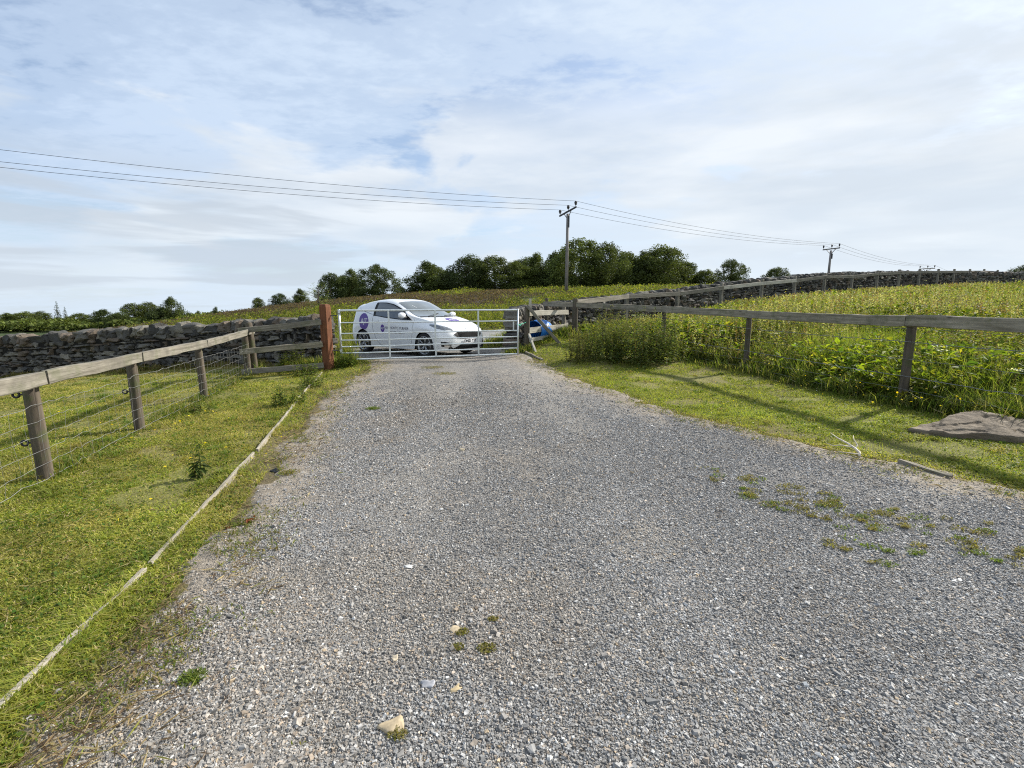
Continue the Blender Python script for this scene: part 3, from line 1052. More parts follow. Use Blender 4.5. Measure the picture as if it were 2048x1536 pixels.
# ------------------------------------------------------------------ weeds in the right field
def sample_field(n, power, dmin=5.0, dmax=60, zone=None):
    out = []
    got = 0
    while got < n:
        k = n * 5
        u = rng.random(k)
        e = 2 - power                                   # density per m2 falls as d^-power
        d = (dmin ** e + u * (dmax ** e - dmin ** e)) ** (1 / e) if abs(e) > 1e-6 else dmin * (dmax / dmin) ** u
        x = (rng.random(k) * 2 - 1) * 1.2 * d
        ok = inpoly(x, d, FIELD) & visible(x, d, 0.1)
        if zone:
            ok &= rng.random(k) < 0.06 + smooth01((fbm(x, d, zone[0], 4, zone[1]) - zone[2]) / 0.10)
        out.append(np.stack([x[ok], d[ok]], -1))
        got += ok.sum()
    return np.concatenate(out)[:n]


def near_wall(x, y):
    w = np.array(WALL_R)
    return np.interp(np.interp(x, w[:, 0], w[:, 1]) - y, [0.3, 2.0, 7.0], [0.30, 0.5, 1.0])


def make_field():
    st = Stack()
    # docks and other broad leaves
    n = 8500
    P = sample_field(n, 1.35, zone=(0.55, 201, 0.49))
    dist = P[:, 1]
    clump = fbm(P[:, 0], P[:, 1], 0.45, 4, 101)
    bright = smooth01((fbm(P[:, 0], P[:, 1], 0.25, 3, 105) - 0.40) / 0.2)
    k = 13
    idx = np.repeat(np.arange(n), k)
    H = rng.uniform(0.30, 0.72, n) * (0.55 + 0.75 * clump) * np.interp(P[:, 0] - rfence_x(P[:, 1]), [0, 0.7, 2.0], [0.5, 0.95, 1.12]) * near_wall(P[:, 0], P[:, 1])
    t = rng.random(n * k) ** 0.75
    a = rng.random(n * k) * 6.28
    base = np.stack([P[idx, 0], P[idx, 1], zf(P[:, 0], P[:, 1])[idx] + H[idx] * t], -1)
    base[:, :2] += rng.normal(0, 0.035, (n * k, 2))
    el = rng.uniform(-0.15, 0.95, n * k)
    d = np.stack([np.cos(a) * np.cos(el), np.sin(a) * np.cos(el), np.sin(el)], -1)
    L = rng.uniform(0.07, 0.24, n * k) * (1.25 - 0.6 * t) * np.interp(dist[idx], [5, 12, 35], [0.95, 1.25, 2.0])
    col = pick(n * k, [(0.150, 0.210, 0.024), (0.215, 0.260, 0.028), (0.085, 0.135, 0.024), (0.29, 0.285, 0.036)], (3, 3, 2.4, 1.2), 0.25)
    col *= (0.72 + 0.42 * bright[idx])[:, None]
    st.add(*leaves(base, d, L, L * rng.uniform(0.30, 0.55, n * k), rng.uniform(0, 0.45, n * k), col))
    # nettle-like tall stems with small leaves
    n = 9500
    P = sample_field(n, 1.2, zone=(0.50, 207, 0.46))
    k = 15
    idx = np.repeat(np.arange(n), k)
    H = rng.uniform(0.45, 0.95, n) * (0.55 + 0.6 * fbm(P[:, 0], P[:, 1], 0.5, 3, 111)) * np.interp(P[:, 0] - rfence_x(P[:, 1]), [0, 0.7, 2.0], [0.45, 0.9, 1.1]) * near_wall(P[:, 0], P[:, 1])
    t = np.tile(np.linspace(0.25, 1, k), n)
    a = rng.random(n * k) * 6.28
    lean = rng.normal(0, 0.08, (n, 2))
    z0 = zf(P[:, 0], P[:, 1])
    base = np.stack([P[idx, 0] + lean[idx, 0] * t, P[idx, 1] + lean[idx, 1] * t, z0[idx] + H[idx] * t], -1)
    d = np.stack([np.cos(a), np.sin(a), rng.uniform(-0.3, 0.4, n * k)], -1)
    L = rng.uniform(0.035, 0.085, n * k) * (1.2 - 0.5 * t) * np.interp(P[idx, 1], [5, 12, 35], [1, 1.4, 2.6])
    col = pick(n * k, [(0.125, 0.165, 0.036), (0.175, 0.215, 0.05), (0.24, 0.25, 0.075)], None, 0.2)
    top = (t > 0.86)[:, None]
    col = np.where(top & (rng.random((n * k, 1)) < 0.5), np.array([0.17, 0.145, 0.075]), col)
    st.add(*leaves(base, d, L, L * 0.5, rng.uniform(0.1, 0.5, n * k), col))
    b0 = np.stack([P[:, 0], P[:, 1], z0], -1)
    st.add(*leaves(b0, np.stack([lean[:, 0], lean[:, 1], H], -1), H, np.full(n, 0.008) * np.interp(P[:, 1], [5, 20], [1, 2]), np.zeros(n), pick(n, [(0.09, 0.10, 0.03), (0.12, 0.08, 0.04)]), 0.05))
    # grass and seed heads between
    n = 130000
    P = sample_field(n, 1.3, zone=(0.5, 211, 0.42))
    H = rng.uniform(0.25, 0.80, n) * (0.6 + 0.7 * fbm(P[:, 0], P[:, 1], 0.6, 3, 219)) * np.interp(P[:, 0] - rfence_x(P[:, 1]), [0, 0.7, 2.0], [0.55, 0.95, 1.15]) * near_wall(P[:, 0], P[:, 1])
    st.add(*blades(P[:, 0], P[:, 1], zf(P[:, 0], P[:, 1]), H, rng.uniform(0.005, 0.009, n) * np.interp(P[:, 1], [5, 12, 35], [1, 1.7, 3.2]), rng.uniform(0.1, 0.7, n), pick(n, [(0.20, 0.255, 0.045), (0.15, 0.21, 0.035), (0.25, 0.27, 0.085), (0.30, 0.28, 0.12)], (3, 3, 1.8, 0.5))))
    n = 5200
    P = sample_field(n, 1.15, zone=(0.4, 215, 0.44))
    k = 9
    idx = np.repeat(np.arange(n), k)
    z0 = zf(P[:, 0], P[:, 1])
    H = rng.uniform(0.60, 1.08, n) * np.interp(P[:, 0] - rfence_x(P[:, 1]), [0, 1.0, 2.5], [0.3, 0.7, 1.0]) * near_wall(P[:, 0], P[:, 1])
    base = np.stack([P[idx, 0], P[idx, 1], z0[idx] + H[idx] * np.tile(np.linspace(0.70, 1, k), n)], -1) + rng.normal(0, 0.012, (n * k, 3))
    rc = pick(n, [(0.20, 0.14, 0.07), (0.30, 0.28, 0.14), (0.25, 0.27, 0.10), (0.34, 0.33, 0.19)], None, 0.2)
    st.add(*quadcards(base, rng.uniform(0.025, 0.05, n * k) * np.interp(P[idx, 1], [5, 35], [1, 2.0]), rc[idx], 0, 0.6))
    st.add(*leaves(np.stack([P[:, 0], P[:, 1], z0], -1), np.tile([0, 0, 1.0], (n, 1)) + rng.normal(0, 0.06, (n, 3)), H, np.full(n, 0.006) * np.interp(P[:, 1], [5, 20], [1, 2]), np.zeros(n), rc, 0.05))
    # pale umbels
    n = 46
    P = sample_field(n, 1.6)
    idx = np.repeat(np.arange(n), 26)
    z0 = zf(P[:, 0], P[:, 1])
    H = rng.uniform(0.45, 0.85, n)
    base = np.stack([P[idx, 0], P[idx, 1], (z0 + H)[idx]], -1) + rng.normal(0, 1, (n * 26, 3)) * np.array([0.045, 0.045, 0.008])
    st.add(*quadcards(base, rng.uniform(0.015, 0.03, n * 26), pick(n * 26, [(0.62, 0.64, 0.55)]), 2.5, 0.9))
    me = st.mesh('field_weeds', LEAF)
    tag(link(bpy.data.objects.new('field_weeds', me)), 'overgrown docks, nettles and seeding grass filling the right field', None, None, 'stuff')


make_field()


# ------------------------------------------------------------------ moorland cover
def make_moor():
    st = Stack()
    n = 90000
    e = 0.6
    dmin, dmax = 18.0, 62.0
    d = (dmin ** e + rng.random(n) * (dmax ** e - dmin ** e)) ** (1 / e)
    x = rng.uniform(-1.02, 0.62, n) * d
    wr = np.array(WALL_R)
    ok = (x < np.interp(d, wr[:, 1], wr[:, 0]) - 0.7 + 30 * (d > 44)) & (d > np.interp(x, [-25, -14, -7, -1, 4, 10], [23.4, 20.7, 19.1, 19.7, 23.3, 28]))
    ok &= ~((x < -18) & (d < 26))
    x, d = x[ok], d[ok]
    n = len(x)
    heat = fbm(x, d, 0.10, 5, 131) + 0.36 * smooth01((d - 31) / 11) - 0.34 * smooth01((x + 3) / 10) + 0.10 * smooth01((-x - 10) / 10)
    heather = heat + rng.normal(0, 0.04, n) > 0.585
    q = rng.choice(n, min(n, 7000), replace=False)
    x, d, heather = x[q], d[q], heather[q]
    n = len(x)
    k = 60
    idx = np.repeat(np.arange(n), k)
    far = np.interp(d, [18, 60], [0.75, 1.9])
    Rd = np.where(heather, rng.uniform(0.25, 0.6, n), rng.uniform(0.35, 0.95, n)) * far
    hh = np.where(heather, rng.uniform(0.10, 0.32, n), rng.uniform(0.16, 0.62, n)) * (0.5 + fbm(x, d, 0.35, 3, 137))
    a = rng.random(n * k) * 6.28
    r = np.sqrt(rng.random(n * k)) * 1.05
    dome = np.clip(1 - r * r, 0, 1)
    P = np.stack([x[idx] + np.cos(a) * r * Rd[idx], d[idx] + np.sin(a) * r * Rd[idx], np.zeros(n * k)], -1)
    P[:, 2] = zf(x, d)[idx] + hh[idx] * (dome * rng.uniform(0.55, 1.05, n * k)) + rng.uniform(0, 0.06, n * k)
    size = np.where(heather, 0.058, 0.070)[idx] * rng.uniform(0.6, 1.5, n * k) * np.interp(d[idx], [18, 60], [0.9, 2.3])
    tone = rng.uniform(0.72, 1.28, n)[idx][:, None]
    cb = pick(n * k, [(0.135, 0.165, 0.030), (0.185, 0.205, 0.036), (0.095, 0.125, 0.028), (0.215, 0.195, 0.06), (0.14, 0.11, 0.06)], (3, 3, 2, 1, 0.8)) * tone
    ch = pick(n * k, [(0.095, 0.068, 0.052), (0.125, 0.092, 0.072), (0.075, 0.066, 0.040), (0.11, 0.115, 0.04), (0.155, 0.12, 0.10)], (3, 3, 2, 1.2, 1)) * tone
    st.add(*quadcards(P, size, np.where(heather[idx][:, None], ch, cb), 0.9, 0.6))
    me = st.mesh('moorland_heather', LEAF)
    tag(link(bpy.data.objects.new('moorland_heather', me)), 'brown heather and bright bracken covering the moor beyond the lane', None, None, 'stuff')


make_moor()


# ------------------------------------------------------------------ rock blocks
def rock_templates(cnt, n=4, rnd=0.42, amp=0.10):
    out = []
    for s in range(cnt):
        bm = bmesh.new()
        bmesh.ops.create_cube(bm, size=1.0)
        bmesh.ops.subdivide_edges(bm, edges=bm.edges[:], cuts=n - 1, use_grid_fill=True)
        V = np.array([v.co[:] for v in bm.verts])
        F = np.array([[v.index for v in f.verts] for f in bm.faces])
        bm.free()
        inner = 0.5 - rnd * 0.5
        c = np.clip(V, -inner, inner)
        dv = V - c
        V = c + unit(dv) * (0.5 - inner) * (np.linalg.norm(dv, axis=1, keepdims=True) > 1e-6)
        sd = random.random() * 50
        for ax in range(3):
            V[:, ax] += amp * 2 * (vnoise(V[:, (ax + 1) % 3] * 2.2 + sd, V[:, (ax + 2) % 3] * 2.2 + V[:, ax] * 1.3, 1, ax) - 0.5)
        out.append((V, F))
    return out


ROCKS = rock_templates(14, 5, 0.26, 0.17)


def stone_wall(name, path, thick, label, cat, coarse=lambda s: 1.0, seed=3):
    rr = random.Random(seed)
    path = np.array(path)
    s = np.r_[0, np.cumsum(np.hypot(*np.diff(path[:, :2], axis=0).T))]
    # smoothed plan
    ss = np.linspace(0, s[-1], int(s[-1] * 4))
    PX, PY, PZ = (np.interp(ss, s, path[:, i]) for i in range(3))
    for _ in range(20):
        for A in (PX, PY, PZ):
            A[1:-1] = (A[:-2] + A[2:] + 2 * A[1:-1]) / 4
    GZ = zf(PX, PY)

    def at(q):
        x, y, zt, zg = (np.interp(q, ss, A) for A in (PX, PY, PZ, GZ))
        x2, y2 = np.interp(q + 0.1, ss, PX), np.interp(q + 0.1, ss, PY)
        x1, y1 = np.interp(q - 0.1, ss, PX), np.interp(q - 0.1, ss, PY)
        return x, y, zt, zg, math.atan2(y2 - y1, x2 - x1)

    ox, oy = PX[0], PY[0]
    root = empty(name, (ox, oy, GZ[0]), 0, label, cat)
    body, cope = MB(), MB()
    cop_h = 0.25

    def rock(mb, q, zc, sx, sy, sz, rz=0, tilt=0, dy=0, col=(0.1, 0.1, 0.1)):
        V, F = rr.choice(ROCKS)
        x, y, zt, zg, a = at(q)
        V = V * np.array([sx, sy, sz]) * np.array([rr.choice((-1, 1)), 1, 1])
        ct, stt = math.cos(tilt), math.sin(tilt)
        V = np.stack([V[:, 0] * ct - V[:, 2] * stt, V[:, 1], V[:, 0] * stt + V[:, 2] * ct], -1)
        b = a + rz
        ca, sa = math.cos(b), math.sin(b)
        nx, ny = -math.sin(a), math.cos(a)
        W = np.stack([V[:, 0] * ca - V[:, 1] * sa + x + nx * dy, V[:, 0] * sa + V[:, 1] * ca + y + ny * dy, V[:, 2] + zc], -1)
        mb.add(W, F, col)

    pal = [(0.135, 0.128, 0.112), (0.105, 0.10, 0.09), (0.185, 0.172, 0.145), (0.07, 0.068, 0.064), (0.15, 0.122, 0.096)]
    # courses
    q0 = 0.0
    Ltot = ss[-1]
    maxh = float(np.max(PZ - GZ)) - cop_h + 0.12
    z = -0.06
    while z < maxh:
        hc = rr.choice((rr.uniform(0.06, 0.10), rr.uniform(0.10, 0.17))) * (1.0 if Ltot < 25 else 1.25)
        q = -0.05
        while q < Ltot:
            k = coarse(q)
            L = rr.choice((rr.uniform(0.09, 0.20), rr.uniform(0.16, 0.40))) * k
            x, y, zt, zg, a = at(q + L / 2)
            top = zt - zg - cop_h
            hh = hc * rr.uniform(0.72, 1.35)
            if z + hh * 0.4 < top:
                c = np.array(rr.choice(pal)) * rr.uniform(0.7, 1.25)
                th = thick * (1.12 - 0.2 * (z / max(maxh, 0.1)))
                rock(body, q + L / 2, zg + z + hc / 2, L * 0.985, th * rr.uniform(0.92, 1.08), hh * 0.99, rr.uniform(-.10, .10), rr.uniform(-.10, .10), rr.uniform(-.03, .03), c)
            q += L
        z += hc
    # dark hearting inside, so no daylight shows through
    m = len(ss)
    core = []
    for i in range(m):
        x, y, zt, zg, a = at(ss[i])
        nx, ny = -math.sin(a) * thick * 0.40, math.cos(a) * thick * 0.40
        core += [(x + nx, y + ny, zg - 0.2), (x - nx, y - ny, zg - 0.2), (x - nx, y - ny, zt - cop_h + 0.02), (x + nx, y + ny, zt - cop_h + 0.02)]
    F = []
    for i in range(m - 1):
        for j in range(4):
            F.append((i * 4 + j, i * 4 + (j + 1) % 4, (i + 1) * 4 + (j + 1) % 4, (i + 1) * 4 + j))
    F += [(0, 1, 2, 3), ((m - 1) * 4 + 3, (m - 1) * 4 + 2, (m - 1) * 4 + 1, (m - 1) * 4)]
    body.add(np.array(core), F, (0.018, 0.017, 0.015))
    # coping stones stood on edge
    q = -0.05
    while q < Ltot:
        k = coarse(q)
        L = rr.choice([rr.uniform(0.10, 0.17), rr.uniform(0.17, 0.27), rr.uniform(0.17, 0.27), rr.uniform(0.27, 0.46)]) * min(k, 1.5)
        x, y, zt, zg, a = at(q + L / 2)
        hh = cop_h * rr.uniform(0.82, 1.22)
        c = np.array(rr.choice(pal)) * rr.uniform(0.7, 1.15)
        rock(cope, q + L / 2, zt - cop_h + hh / 2 - 0.015, L * 0.97, thick * rr.uniform(0.9, 1.08), hh, rr.uniform(-.08, .08), rr.uniform(-.16, .10), rr.uniform(-.02, .02), c)
        q += L * 0.97
    body.build('stonework', STONE, root, False, world=True)
    cope.build('coping', STONE, root, False, world=True)
    return root


stone_wall('stone_wall', WALL_L, 0.44, 'dark dry stone wall with upright coping across the left paddock', 'wall', lambda q: 1.0 if q < 12 else 1.6, 3)
stone_wall('stone_wall', WALL_R, 0.46, 'long dry stone wall climbing the hill behind the right field', 'wall', lambda q: 0.9 if q < 9 else (1.25 if q < 26 else 2.0), 5)


# ------------------------------------------------------------------ timber
def board_mesh(name, L, w, h, seed=0, bend=0.006, seg=0.22, worn=0.004):
    """chamfered board along local +X, width w (Y), height h (Z)"""
    rr = np.random.default_rng(seed)
    n = max(2, int(L / seg) + 1)
    xs = np.linspace(0, L, n)
    c = min(w, h) * 0.13
    sec = np.array([(-w / 2 + c, -h / 2), (w / 2 - c, -h / 2), (w / 2, -h / 2 + c), (w / 2, h / 2 - c), (w / 2 - c, h / 2), (-w / 2 + c, h / 2), (-w / 2, h / 2 - c), (-w / 2, -h / 2 + c)])
    wy = np.cumsum(rr.normal(0, bend, n)) * 0.5
    wz = np.cumsum(rr.normal(0, bend, n)) * 0.5
    wy -= np.linspace(wy[0], wy[-1], n)
    wz -= np.linspace(wz[0], wz[-1], n)
    V = np.zeros((n, 8, 3))
    V[:, :, 0] = xs[:, None]
    V[:, :, 1] = sec[None, :, 0] + wy[:, None] + rr.normal(0, worn * 0.5, (n, 8))
    V[:, :, 2] = sec[None, :, 1] + wz[:, None] + rr.normal(0, worn * 0.6, (n, 8))
    V[0, :, 0] += rr.normal(0, worn, 8)
    V[-1, :, 0] += rr.normal(0, worn, 8)
    i = np.arange(n * 8).reshape(n, 8)
    F = np.stack([i[:-1], np.roll(i, -1, 1)[:-1], np.roll(i, -1, 1)[1:], i[1:]], -1).reshape(-1, 4)
    caps = np.array([i[0][::-1], i[-1]])
    return mesh_np(name, V.reshape(-1, 3), [F, caps], None, False)


def board(name, p0, p1, w, h, mat, parent=None, roll=0.0, seed=None, **kw):
    p0, p1 = Vector(p0), Vector(p1)
    d = p1 - p0
    me = board_mesh(name, d.length, w, h, seed if seed is not None else random.randint(0, 9999), **kw)
    q = d.to_track_quat('X', 'Z')
    if roll:
        q = q @ Matrix.Rotation(roll, 3, 'X').to_quaternion()
    o = put(name, me, mat)
    o.rotation_euler = q.to_euler()
    o.location = p0
    if parent is not None:
        o.parent = parent
        o.location = p0 - Vector(parent.location)
    return o


def post_mesh(name, h, r, square=False, seed=0, n=12, taper=0.96):
    rr = np.random.default_rng(seed)
    zs = [-0.25, 0.0, h * 0.25, h * 0.5, h * 0.75, h - r * 0.35, h]
    ks = [1, 1, 1, 0.99, 0.98, taper, taper * 0.80]
    mb = MB()
    if square:
        sec = np.array([(-1, -.84), (-.84, -1), (.84, -1), (1, -.84), (1, .84), (.84, 1), (-.84, 1), (-1, .84)]) * r
    else:
        a = np.arange(n) * 2 * math.pi / n
        sec = np.stack([np.cos(a), np.sin(a)], 1) * r * (1 + rr.normal(0, 0.03, (n, 1)))
    m = len(sec)
    V = np.concatenate([np.c_[sec * k + rr.normal(0, r * 0.02, (m, 2)), np.full(m, z)] for z, k in zip(zs, ks)])
    F = []
    for i in range(len(zs) - 1):
        for j in range(m):
            F.append((i * m + j, i * m + (j + 1) % m, (i + 1) * m + (j + 1) % m, (i + 1) * m + j))
    F.append(tuple((len(zs) - 1) * m + j for j in range(m)))
    mb.add(V, F)
    return mb.mesh(name, not square)


def post(name, p, h, r, mat, parent=None, lean=(0, 0), square=False, rz=0.0, seed=None):
    me = post_mesh(name, h, r, square, seed if seed is not None else random.randint(0, 9999))
    o = put(name, me, mat)
    o.rotation_euler = (lean[1], lean[0], rz)
    o.location = p
    if parent is not None:
        o.parent = parent
        o.location = Vector(p) - Vector(parent.location)
    return o


def wire_pts(p0, p1, sag=0.0, wob=0.0, n=14):
    t = np.linspace(0, 1, n)
    P = np.outer(1 - t, p0) + np.outer(t, p1)
    P[:, 2] -= sag * 4 * t * (1 - t)
    P[1:-1] += rng.normal(0, 1, (n - 2, 3)) * wob
    return P


# left post and rail fence with netting
def left_fence():
    root = empty('paddock_fence', (LFENCE[1][0], LFENCE[1][1], z1(*LFENCE[1])), 0, 'weathered timber rail fence with wire netting along the left verge', 'fence')
    tops = [0.96, 0.955, 0.95, 0.955, 0.99]
    P = [Vector((x, y, z1(x, y))) for x, y in LFENCE]
    side = Vector((0.96, 0.28, 0))
    for i in range(4):
        a, b = P[i] + Vector((0, 0, tops[i] - 0.060)), P[i + 1] + Vector((0, 0, tops[i + 1] - 0.060))
        d = (b - a).normalized()
        a, b = a + side * 0.10, b + side * 0.10
        e = 0.012
        board('rail', a + d * e * (i > 0), b + (d * 0.30 if i == 3 else -d * e), 0.050, 0.118, WOOD, root, seed=60 + i)
    prm = dict(mat=POSTW, parent=root)
    r = [0.056, 0.056, 0.056, 0.056, 0.066]
    for i in range(1, 5):
        po = post('post', P[i] + Vector((0, 0, 0)), (0.875, 0.87, 0.87, 0.98)[i - 1], r[i], POSTW, root, lean=(-0.02 * (i % 2), 0.01 * (i - 2)), seed=20 + i)
        # black ring insulators screwed to the paddock side
        if i < 4:
            for zz in ((0.76, 0.34) if i == 1 else (0.48,) if i == 2 else (0.55,)):
                mb = MB()
                ang = np.linspace(0, 2 * math.pi, 15)
                mb.tube(np.stack([-0.105 + 0.024 * np.cos(ang), np.zeros(15), 0.024 * np.sin(ang)], -1), 0.0085, 6)
                mb.tube([(-0.05, 0, 0), (-0.085, 0, 0)], 0.008, 6)
                io = mb.build('insulator', BLACKP, po, True)
                io.location = (0, 0, zz)
                io.rotation_euler = (0, 0, 0.25)
    mb = MB()
    zs = [0.05, 0.17, 0.29, 0.42, 0.55, 0.68]
    for i in range(4):
        A, B = P[i] + side * 0.066, P[i + 1] + side * 0.066
        L = (B - A).length
        for k, zz in enumerate(zs):
            mb.tube(wire_pts(A + Vector((0, 0, zz)), B + Vector((0, 0, zz)), 0.0 + 0.01 * (k == 5), 0.006, 22), 0.0016 if 0 < k < 5 else 0.0021, 4, cap=False)
        nv = int(L / 0.16)
        for j in range(nv):
            q = A.lerp(B, (j + 0.5) / nv)
            ph = [(q.x + random.gauss(0, .005), q.y + random.gauss(0, .008), q.z + zz) for zz in zs]
            mb.tube(ph, 0.0011, 3, cap=False)
    mb.build('wire_netting', WIRE, root, False, world=True)


left_fence()


def three_rail():
    A = Vector((-5.66, 10.13, 0))
    B = Vector((-4.10, 10.30, 0))
    A.z, B.z = 0.0, 0.0
    root = empty('rail_fence', (-4.9, 10.2, z1(-4.9, 10.2)), 0, 'short three rail timber fence joining the corner post to the red gatepost', 'fence')
    for k, (za, zb, h) in enumerate([(0.97, 1.15, 0.115), (0.53, 0.68, 0.115), (0.10, 0.22, 0.115)]):
        board('rail', (A.x - 0.10, A.y - 0.085, za), (B.x + 0.02, B.y - 0.085, zb), 0.045, h, WOOD if k != 1 else WOODD, root, seed=80 + k)
    post('post', (-5.60, 10.27, z1(-5.60, 10.27)), 1.12, 0.070, POSTW, root, lean=(-0.05, 0), seed=91)


three_rail()


def gatepost():
    z = z1(-4.03, 10.36)
    root = empty('gatepost', (-4.03, 10.36, z), R(-18), 'square red brown stained timber gatepost at the hinge end of the gate', 'gatepost')
    me = MB()
    r = 0.088
    sec = np.array([(-1, -.9), (-.9, -1), (.9, -1), (1, -.9), (1, .9), (.9, 1), (-.9, 1), (-1, .9)])
    zs = [(-0.3, 1), (0.0, 1), (0.5, 1.0), (1.0, 0.99), (1.36, 0.985), (1.41, 0.86), (1.425, 0.6)]
    V = np.concatenate([np.c_[sec * r * k, np.full(8, h)] for h, k in zs])
    F = [(i * 8 + j, i * 8 + (j + 1) % 8, (i + 1) * 8 + (j + 1) % 8, (i + 1) * 8 + j) for i in range(6) for j in range(8)] + [tuple(48 + j for j in range(8))]
    me.add(V, F)
    o = me.build('post', REDW, root)
    for zz in (1.18, 0.42):
        MB().tube([(0.05, 0.03, zz), (0.20, 0.13, zz), (0.20, 0.13, zz + 0.06)], 0.010, 8).build('hinge_pin', STEELD, root)


gatepost()


def gate():
    A = Vector((-3.84, 10.66, 0.0))
    B = Vector((0.15, 12.02, 0.0))
    d = (B - A)
    L = d.length
    rz = math.atan2(d.y, d.x)
    root = empty('field_gate', (A.x, A.y, 0.29), rz, 'galvanised seven bar metal field gate closed across the gravel drive', 'gate')
    zs = [0.0, 0.147, 0.294, 0.437, 0.589, 0.829, 1.10]
    for i, z in enumerate(zs):
        r = 0.0235 if i == 6 else (0.021 if i == 0 else 0.0155)
        mb = MB().tube(np.stack([np.linspace(0.02, L - 0.02, 24), rng.normal(0, 0.0015, 24), np.full(24, z) + rng.normal(0, 0.0015, 24)], -1), r, 10, cap=False)
        mb.build('bar', GALV, root, True)
    for x, n in ((0, 'hinge_stile'), (L, 'latch_stile')):
        MB().tube([(x, 0, -0.03), (x, 0, 0.5), (x, 0, 1.125)], 0.024 if x == 0 else 0.021, 12).build(n, GALV, root, True)
    for k in (1, 2, 3):
        x = L * (0.252, 0.505, 0.755)[k - 1]
        MB().box((x, -0.021, 0.55), (0.038, 0.010, 1.11)).build('upright', GALV, root)
    mb = MB()
    mb.box((L - 0.12, -0.005, 0.71), (0.03, 0.012, 0.25))
    mb.build('latch', GALV, root)
    for z in (0.10, 0.97):
        MB().box((0.0, -0.012, z + 0.10), (0.05, 0.06, 0.055)).build('hinge_eye', GALV, root)
    # twine tying it to the post
    w0 = Vector((0.15, 12.02, 1.02))
    w1 = Vector((0.385, 12.93, 1.06))
    mb = MB()
    mb.tube(wire_pts(w0, w1, 0.01, 0.002, 8), 0.007, 5)
    ang = np.linspace(0, 2 * math.pi, 10)
    mb.tube(np.stack([w0.x + 0.03 * np.cos(ang), w0.y + 0.03 * np.sin(ang), np.full(10, w0.z)], -1), 0.006, 5)
    mb.tube([w0, w0 + Vector((0.06, 0.1, -0.03)), w0 + Vector((0.1, 0.2, 0.03))], 0.005, 5)
    tag(mb.build('twine', ROPE, None, True), 'green twine tying the gate to the braced post', 'twine')


gate()


# right side: strainer with braces and pale boards
def pen_fence():
    A = Vector((0.40, 13.0, z1(0.40, 13.0)))
    B = Vector((1.57, 14.55, z1(1.57, 14.55)))
    root = empty('board_fence', A, 0, 'pale board fence with slanting braces between gate and dark corner post', 'fence')
    post('post', A, 1.49 - A.z, 0.075, POSTW, root, lean=(0.01, 0), seed=31)
    post('post', B, 1.56 - B.z, 0.060, POSTG, root, seed=32)
    n = Vector((0.80, -0.60, 0))
    for k, (za, zb, h) in enumerate([(1.29, 1.30, 0.135), (0.83, 0.88, 0.155), (0.57, 0.66, 0.105)]):
        board('board', Vector((A.x, A.y, za)) + n * 0.09, Vector((B.x + 0.06, B.y + 0.08, zb)) + n * 0.09, 0.028, h, WOODW, root, seed=41 + k)
    f1 = Vector((1.30, 13.0, z1(1.30, 13.0)))
    board('brace', Vector((0.40, 12.9, 1.50)), f1 + Vector((0.03, 0.0, -0.03)), 0.06, 0.085, WOOD, root, seed=51)
    f2 = Vector((0.62, 12.30, z1(0.62, 12.30)))
    board('brace', Vector((0.46, 12.93, 0.72)), f2 + Vector((0.0, 0.0, -0.03)), 0.055, 0.075, WOODW, root, seed=52)
    board('lath', Vector((0.50, 13.05, 1.15)), Vector((0.49, 13.05, 1.68)), 0.022, 0.07, WOODW, root, seed=53)


pen_fence()


def right_fence():
    zt = [1.36, 1.37, 1.40, 1.49, 1.56, 1.63]
    P = [Vector((x, y, z1(x, y))) for x, y in RFENCE]
    root = empty('field_fence', P[1], 0, 'mossy timber rail fence with wire strands curving along the right verge', 'fence')
    ins = Vector((-0.99, -0.1, 0))
    nrm = []
    for i in range(5):
        d = (P[i + 1] - P[i])
        d.z = 0
        d.normalize()
        nrm.append(Vector((-d.y, d.x, 0)))
    for i in range(5):
        n = nrm[i]
        n = n if n.x < 0 or n.y < 0 else -n
        off = n * 0.085
        a = Vector((P[i].x, P[i].y, zt[i] - 0.08)) + off
        b = Vector((P[i + 1].x, P[i + 1].y, zt[i + 1] - 0.08)) + off
        d = (b - a).normalized()
        board('rail', a + d * 0.012, b - d * 0.004, 0.06, (0.155, 0.155, 0.155, 0.15, 0.14)[i], WOODD, root, seed=110 + i)
    sp = [(1, 0.058, -0.0), (2, 0.056, 0.0), (3, 0.058, 0.0), (4, 0.055, 0.0)]
    for i, r, l in sp:
        post('post', P[i], zt[i] - P[i].z - (0.02 if i != 3 else -0.02), r, POSTW, root, lean=(l, 0.0), seed=130 + i)
    post('post', (1.05, 14.58, z1(1.05, 14.58)), 1.72 - z1(1.05, 14.58), 0.05, POSTW, root, seed=140)
    mb = MB()
    for zz, r in ((1.08, 0.0026), (0.90, 0.0045), (0.66, 0.0025), (0.42, 0.0045), (0.24, 0.0022), (0.08, 0.0022)):
        for i in range(4):
            n = nrm[i] if nrm[i].x < 0 or nrm[i].y < 0 else -nrm[i]
            A = Vector((P[i].x, P[i].y, P[i].z + zz)) + n * 0.062
            B = Vector((P[i + 1].x, P[i + 1].y, P[i + 1].z + zz)) + n * 0.062
            W = wire_pts(A, B, 0.012, 0.004, 20)
            mb.tube(W, r, 4, cap=False)
            if r > 0.004:                                    # barbs
                L = (B - A).length
                for j in range(int(L / 0.12)):
                    q = A.lerp(B, (j + 0.5) / int(L / 0.12))
                    mb.tube([q + Vector((0, 0.006, -0.012)), q + Vector((0, -0.006, 0.012))], 0.0022, 3, cap=False)
    mb.build('wire', WIRE, root, False, world=True)


right_fence()


